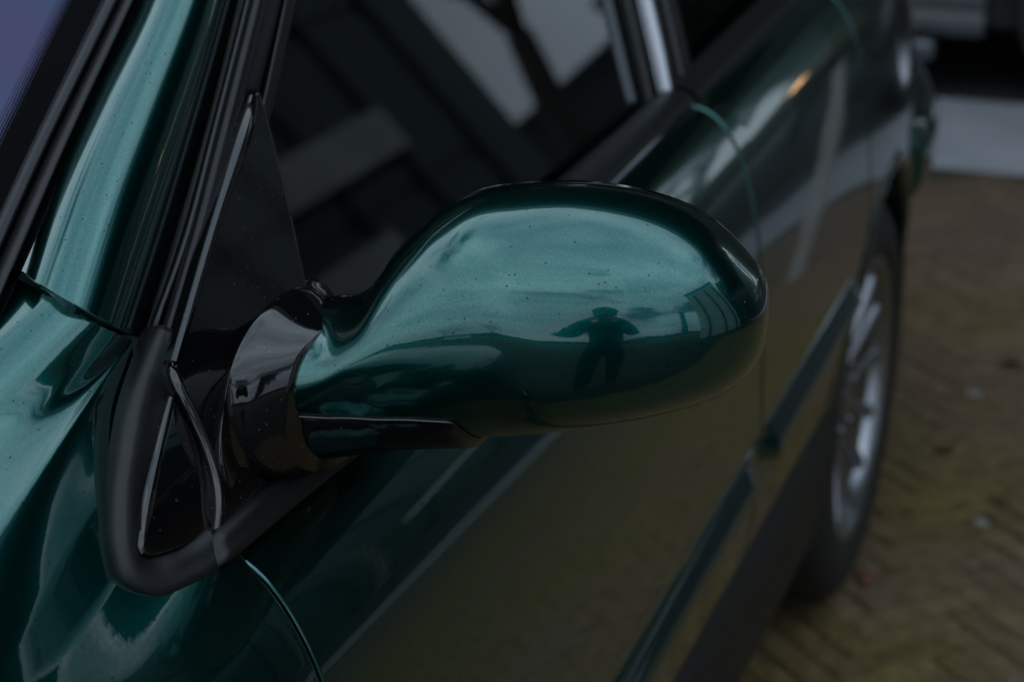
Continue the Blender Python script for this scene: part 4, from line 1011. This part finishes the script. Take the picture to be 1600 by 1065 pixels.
_f = _m('foliage', V, F, SCREEN_LEAVES, None, smooth=False); _f.parent = hd; _f.matrix_parent_inverse = Matrix.Translation(-hd.location); _f['kind'] = 'stuff'
# street lamp on the open side
sl = empty('street_lamp', (-9.5, -26, 0), 'slim street lamp standing on the open side of the yard', 'lamp post')
_t = tube('pole', [(-9.5, -26, 0), (-9.5, -26, 5.6), (-9.3, -26, 5.9), (-8.6, -26, 6.0)], .05, POSTM, n=20); _t.parent = sl; _t.matrix_parent_inverse = Matrix.Translation(-sl.location)
lbox('lamp_head', (-8.75, -26.1, 5.93), (-8.2, -25.9, 6.05), STEEL, sl, .02)
other_car('parked_car', 12.5, -22, .3, DARKPAINT, 'dark car parked far off on the open side towards the banners')
other_car('parked_car', -6.0, -17, 1.3, mat('silver_paint', (.35, .36, .38), .3, .8, 1), 'silver car parked far off on the open side')

# ================================================================ THE PHOTOGRAPHER (standing behind the lens)
CLOTH = noisy('dark_jacket', (.012, .014, .018), (.022, .024, .030), 30, .85, .3, .004)
JEANS = noisy('dark_trousers', (.014, .015, .022), (.026, .028, .038), 50, .9, .3, .003)
SKIN = mat('skin', (.42, .26, .19), .5)
fwd = Vector((-math.sin(YAW), math.cos(YAW), 0)); rt = Vector((math.cos(YAW), math.sin(YAW), 0))
def person():
    B = CAM-fwd*.16; base = Vector((B.x, B.y, 0))-fwd*.30
    def L(r, f_, z): return Vector((CAM.x, CAM.y, 0))+rt*r+fwd*f_+Vector((0, 0, z))
    vs = []; es = []; rd = []; mt = []
    def v(p, r, par=None, m=0):
        vs.append(p); rd.append(r); mt.append(m)
        if par is not None: es.append((par, len(vs)-1))
        return len(vs)-1
    pel = v(L(.02, -.56, .86), .15, None, 1); ab = v(L(.02, -.50, 1.00), .14, pel, 0); ch = v(L(.01, -.40, 1.18), .155, ab, 0); up = v(L(0, -.34, 1.30), .125, ch, 0)
    nk = v(L(0, -.27, 1.37), .055, up, 2); hd = v(L(0, -.205, 1.44), .085, nk, 2); hd2 = v(L(0, -.185, 1.53), .082, hd, 2)
    for s in (-1, 1):
        sh = v(L(s*.155, -.33, 1.29), .078, up, 0); el = v(L(s*.215, -.20, 1.10), .058, sh, 0); wr = v(L(s*.130, -.06, 1.28), .038, el, 0)
        pa = v(L(s*.092, -.015, 1.325), .024, wr, 2)
        for k, (dz, ln) in enumerate(((.028, .045), (.012, .05), (-.004, .047), (-.018, .038))):
            a = v(L(s*.080, .006, 1.335+dz-.01), .0095, pa, 2); b = v(L(s*(.080-ln*.6), .020+.006*k, 1.337+dz-.01), .0085, a, 2); v(L(s*(.080-ln), .010+.006*k, 1.337+dz-.012), .0078, b, 2)
        t1 = v(L(s*.078, -.04, 1.335), .011, pa, 2); v(L(s*.052, -.058, 1.345), .0095, t1, 2)
        hp = v(L(s*.10+.02, -.55, .82), .105, pel, 1); kn = v(L(s*.115+.02, -.47-.07*s, .46), .072, hp, 1); an = v(L(s*.13+.02, -.60-.12*s, .10), .048, kn, 1)
        ft = v(L(s*.14+.02, -.48-.12*s, .04), .042, an, 1)
    me = bpy.data.meshes.new('person'); me.from_pydata([tuple(p) for p in vs], es, []); o = bpy.data.objects.new('person', me); COL.objects.link(o)
    for m in (CLOTH, JEANS, SKIN): me.materials.append(m)
    sk = o.modifiers.new('skin', 'SKIN'); sk.use_smooth_shade = True
    for i, d in enumerate(me.skin_vertices[0].data): d.radius = (rd[i], rd[i]*(.78 if i in (1, 2, 3) else 1)); d.use_root = (i == 0)
    o.modifiers.new('sub', 'SUBSURF').levels = 2; o.modifiers['sub'].render_levels = 2
    bpy.context.view_layer.update(); dg = bpy.context.evaluated_depsgraph_get()
    m2 = bpy.data.meshes.new_from_object(o.evaluated_get(dg)); o.modifiers.clear()
    m2.materials.clear()
    for m in (CLOTH, JEANS, SKIN): m2.materials.append(m)
    for p in m2.polygons:
        c = p.center; i = min(range(len(vs)), key=lambda k: (vs[k]-c).length-rd[k]*.6); p.material_index = mt[i]; p.use_smooth = True
    o.data = m2
    tag(o, 'person in dark jacket and cap bending forward to photograph the mirror', 'person')
    # face, cap and shoes
    H = L(0, -.19, 1.48)
    def blob(name, c, r, m, n=16):
        rows_ = []
        for i in range(n+1):
            a = PI*i/n; rows_.append([c+rt*(r[0]*max(.01, math.sin(a))*math.cos(2*PI*k/20))+fwd*(r[1]*max(.01, math.sin(a))*math.sin(2*PI*k/20))+Vector((0, 0, r[2]*math.cos(a))) for k in range(20)])
        return grid(name, rows_, m, o, closed=True)
    _p = []
    blob('nose', H+fwd*.092+Vector((0, 0, -.01)), (.012, .018, .022), SKIN, 8)
    for s in (-1, 1):
        blob('ear', H+rt*(s*.082)-fwd*.005, (.010, .022, .032), SKIN, 8)
        blob('eye', H+fwd*.080+rt*(s*.030)+Vector((0, 0, .012)), (.013, .010, .010), mat('eye_white', (.6, .6, .6), .2) if 'eye_white' not in bpy.data.materials else bpy.data.materials['eye_white'], 8)
        blob('shoe', L(s*.14+.02, -.52-.12*s, .045), (.052, .14, .045), mat('dark_shoe', (.02, .02, .02), .6) if 'dark_shoe' not in bpy.data.materials else bpy.data.materials['dark_shoe'], 10)
    blob('mouth', H+fwd*.084-Vector((0, 0, .045)), (.024, .006, .006), mat('lips', (.35, .14, .12), .5), 6)
    blob('hat', H+Vector((0, 0, .075))-fwd*.008, (.102, .115, .062), CLOTH, 12)
    blob('hat_brim', H+Vector((0, 0, .058)), (.106, .150, .010), CLOTH, 8)
    return o
person()
dc = empty('camera_body', tuple(CAM-fwd*.10), 'black digital camera held up by the photographer', 'camera')
CB = mat('camera_black', (.01, .01, .01), .4)
vdir = Vector((-math.sin(YAW)*math.cos(PITCH), math.cos(YAW)*math.cos(PITCH), -math.sin(PITCH))); vup = rt.cross(vdir)
def obx(name, c, hx, hy, hz):
    o = box_(name, (-hx, -hy, -hz), (hx, hy, hz), CB, None, .006, 3); M4 = Matrix((rt, vdir, vup)).transposed().to_4x4(); M4.translation = c
    o.parent = dc; o.matrix_parent_inverse = Matrix.Translation(-dc.location); o.matrix_basis = M4; return o
obx('camera_housing', CAM-vdir*.125, .066, .024, .043); obx('viewfinder', CAM-vdir*.122+vup*.052, .022, .026, .012)
rows = []
for dd, r in ((-.101, .034), (-.09, .038), (-.05, .040), (-.048, .036), (-.012, .040), (-.006, .041), (-.006, .036), (-.03, .030), (-.045, .002)):
    rows.append([CAM+vdir*dd+rt*(r*math.cos(2*PI*k/32))+vup*(r*math.sin(2*PI*k/32)) for k in range(32)])
_g = grid('lens', rows, CB, None, closed=True); _g.parent = dc; _g.matrix_parent_inverse = Matrix.Translation(-dc.location)

# ---- litter on the pavers: fallen leaves and bits of grit
LEAFM = noisy('fallen_leaf', (.10, .035, .018), (.17, .065, .03), 60, .8, .2)
def leaf(x, y, a, sc_, label):
    V = [(0, -.5, 0), (.22, -.2, .05), (.30, .12, .10), (.12, .42, .04), (0, .6, .0), (-.14, .40, .06), (-.28, .10, .12), (-.2, -.22, .05), (0, 0, .0)]
    o = _m('fallen_leaf', [Vector(v)*sc_ for v in V], [(8, i, (i+1) % 8) for i in range(8)], LEAFM); o.location = (x, y, .006); o.rotation_euler = (.1, .15, a)
    o.modifiers.new('t', 'SOLIDIFY').thickness = .0006; return tag(o, label, 'leaf', 'fallen leaves on the pavers')
for (x, y, z), a, sc_, lb in (((-0.0049,2.6265,0.0000), .4, .05, 'rusty brown fallen leaf on the pavers close behind the rear tyre'), ((0.0920,3.6155,0.0000), 1.9, .06, 'reddish fallen leaf on the mossy pavers at the right edge'), ((0.0342,3.1581,0.0000), 2.6, .05, 'curled dark fallen leaf on the pavers level with the hub')):
    leaf(x, y, a, sc_, lb)
GRIT = mat('pale_grit', (.24, .23, .21), .8)
for (x, y, z), r, lb in (((0.0425,3.4287,0.0000), .011, 'pale stone lying on the pavers, the farther of two'), ((0.1314,2.8784,0.0000), .010, 'pale stone lying on the pavers, the nearer of two')):
    bm = bmesh.new(); bmesh.ops.create_icosphere(bm, subdivisions=2, radius=r)
    for v in bm.verts: v.co = Vector((v.co.x*1.3, v.co.y, v.co.z*.6))*(1+RND.uniform(-.12, .12))
    me = bpy.data.meshes.new('pebble'); bm.to_mesh(me); bm.free(); me.materials.append(GRIT); o = bpy.data.objects.new('pebble', me); COL.objects.link(o)
    o.location = (x, y, .006); tag(o, lb, 'stone', 'pale stones on the pavers')
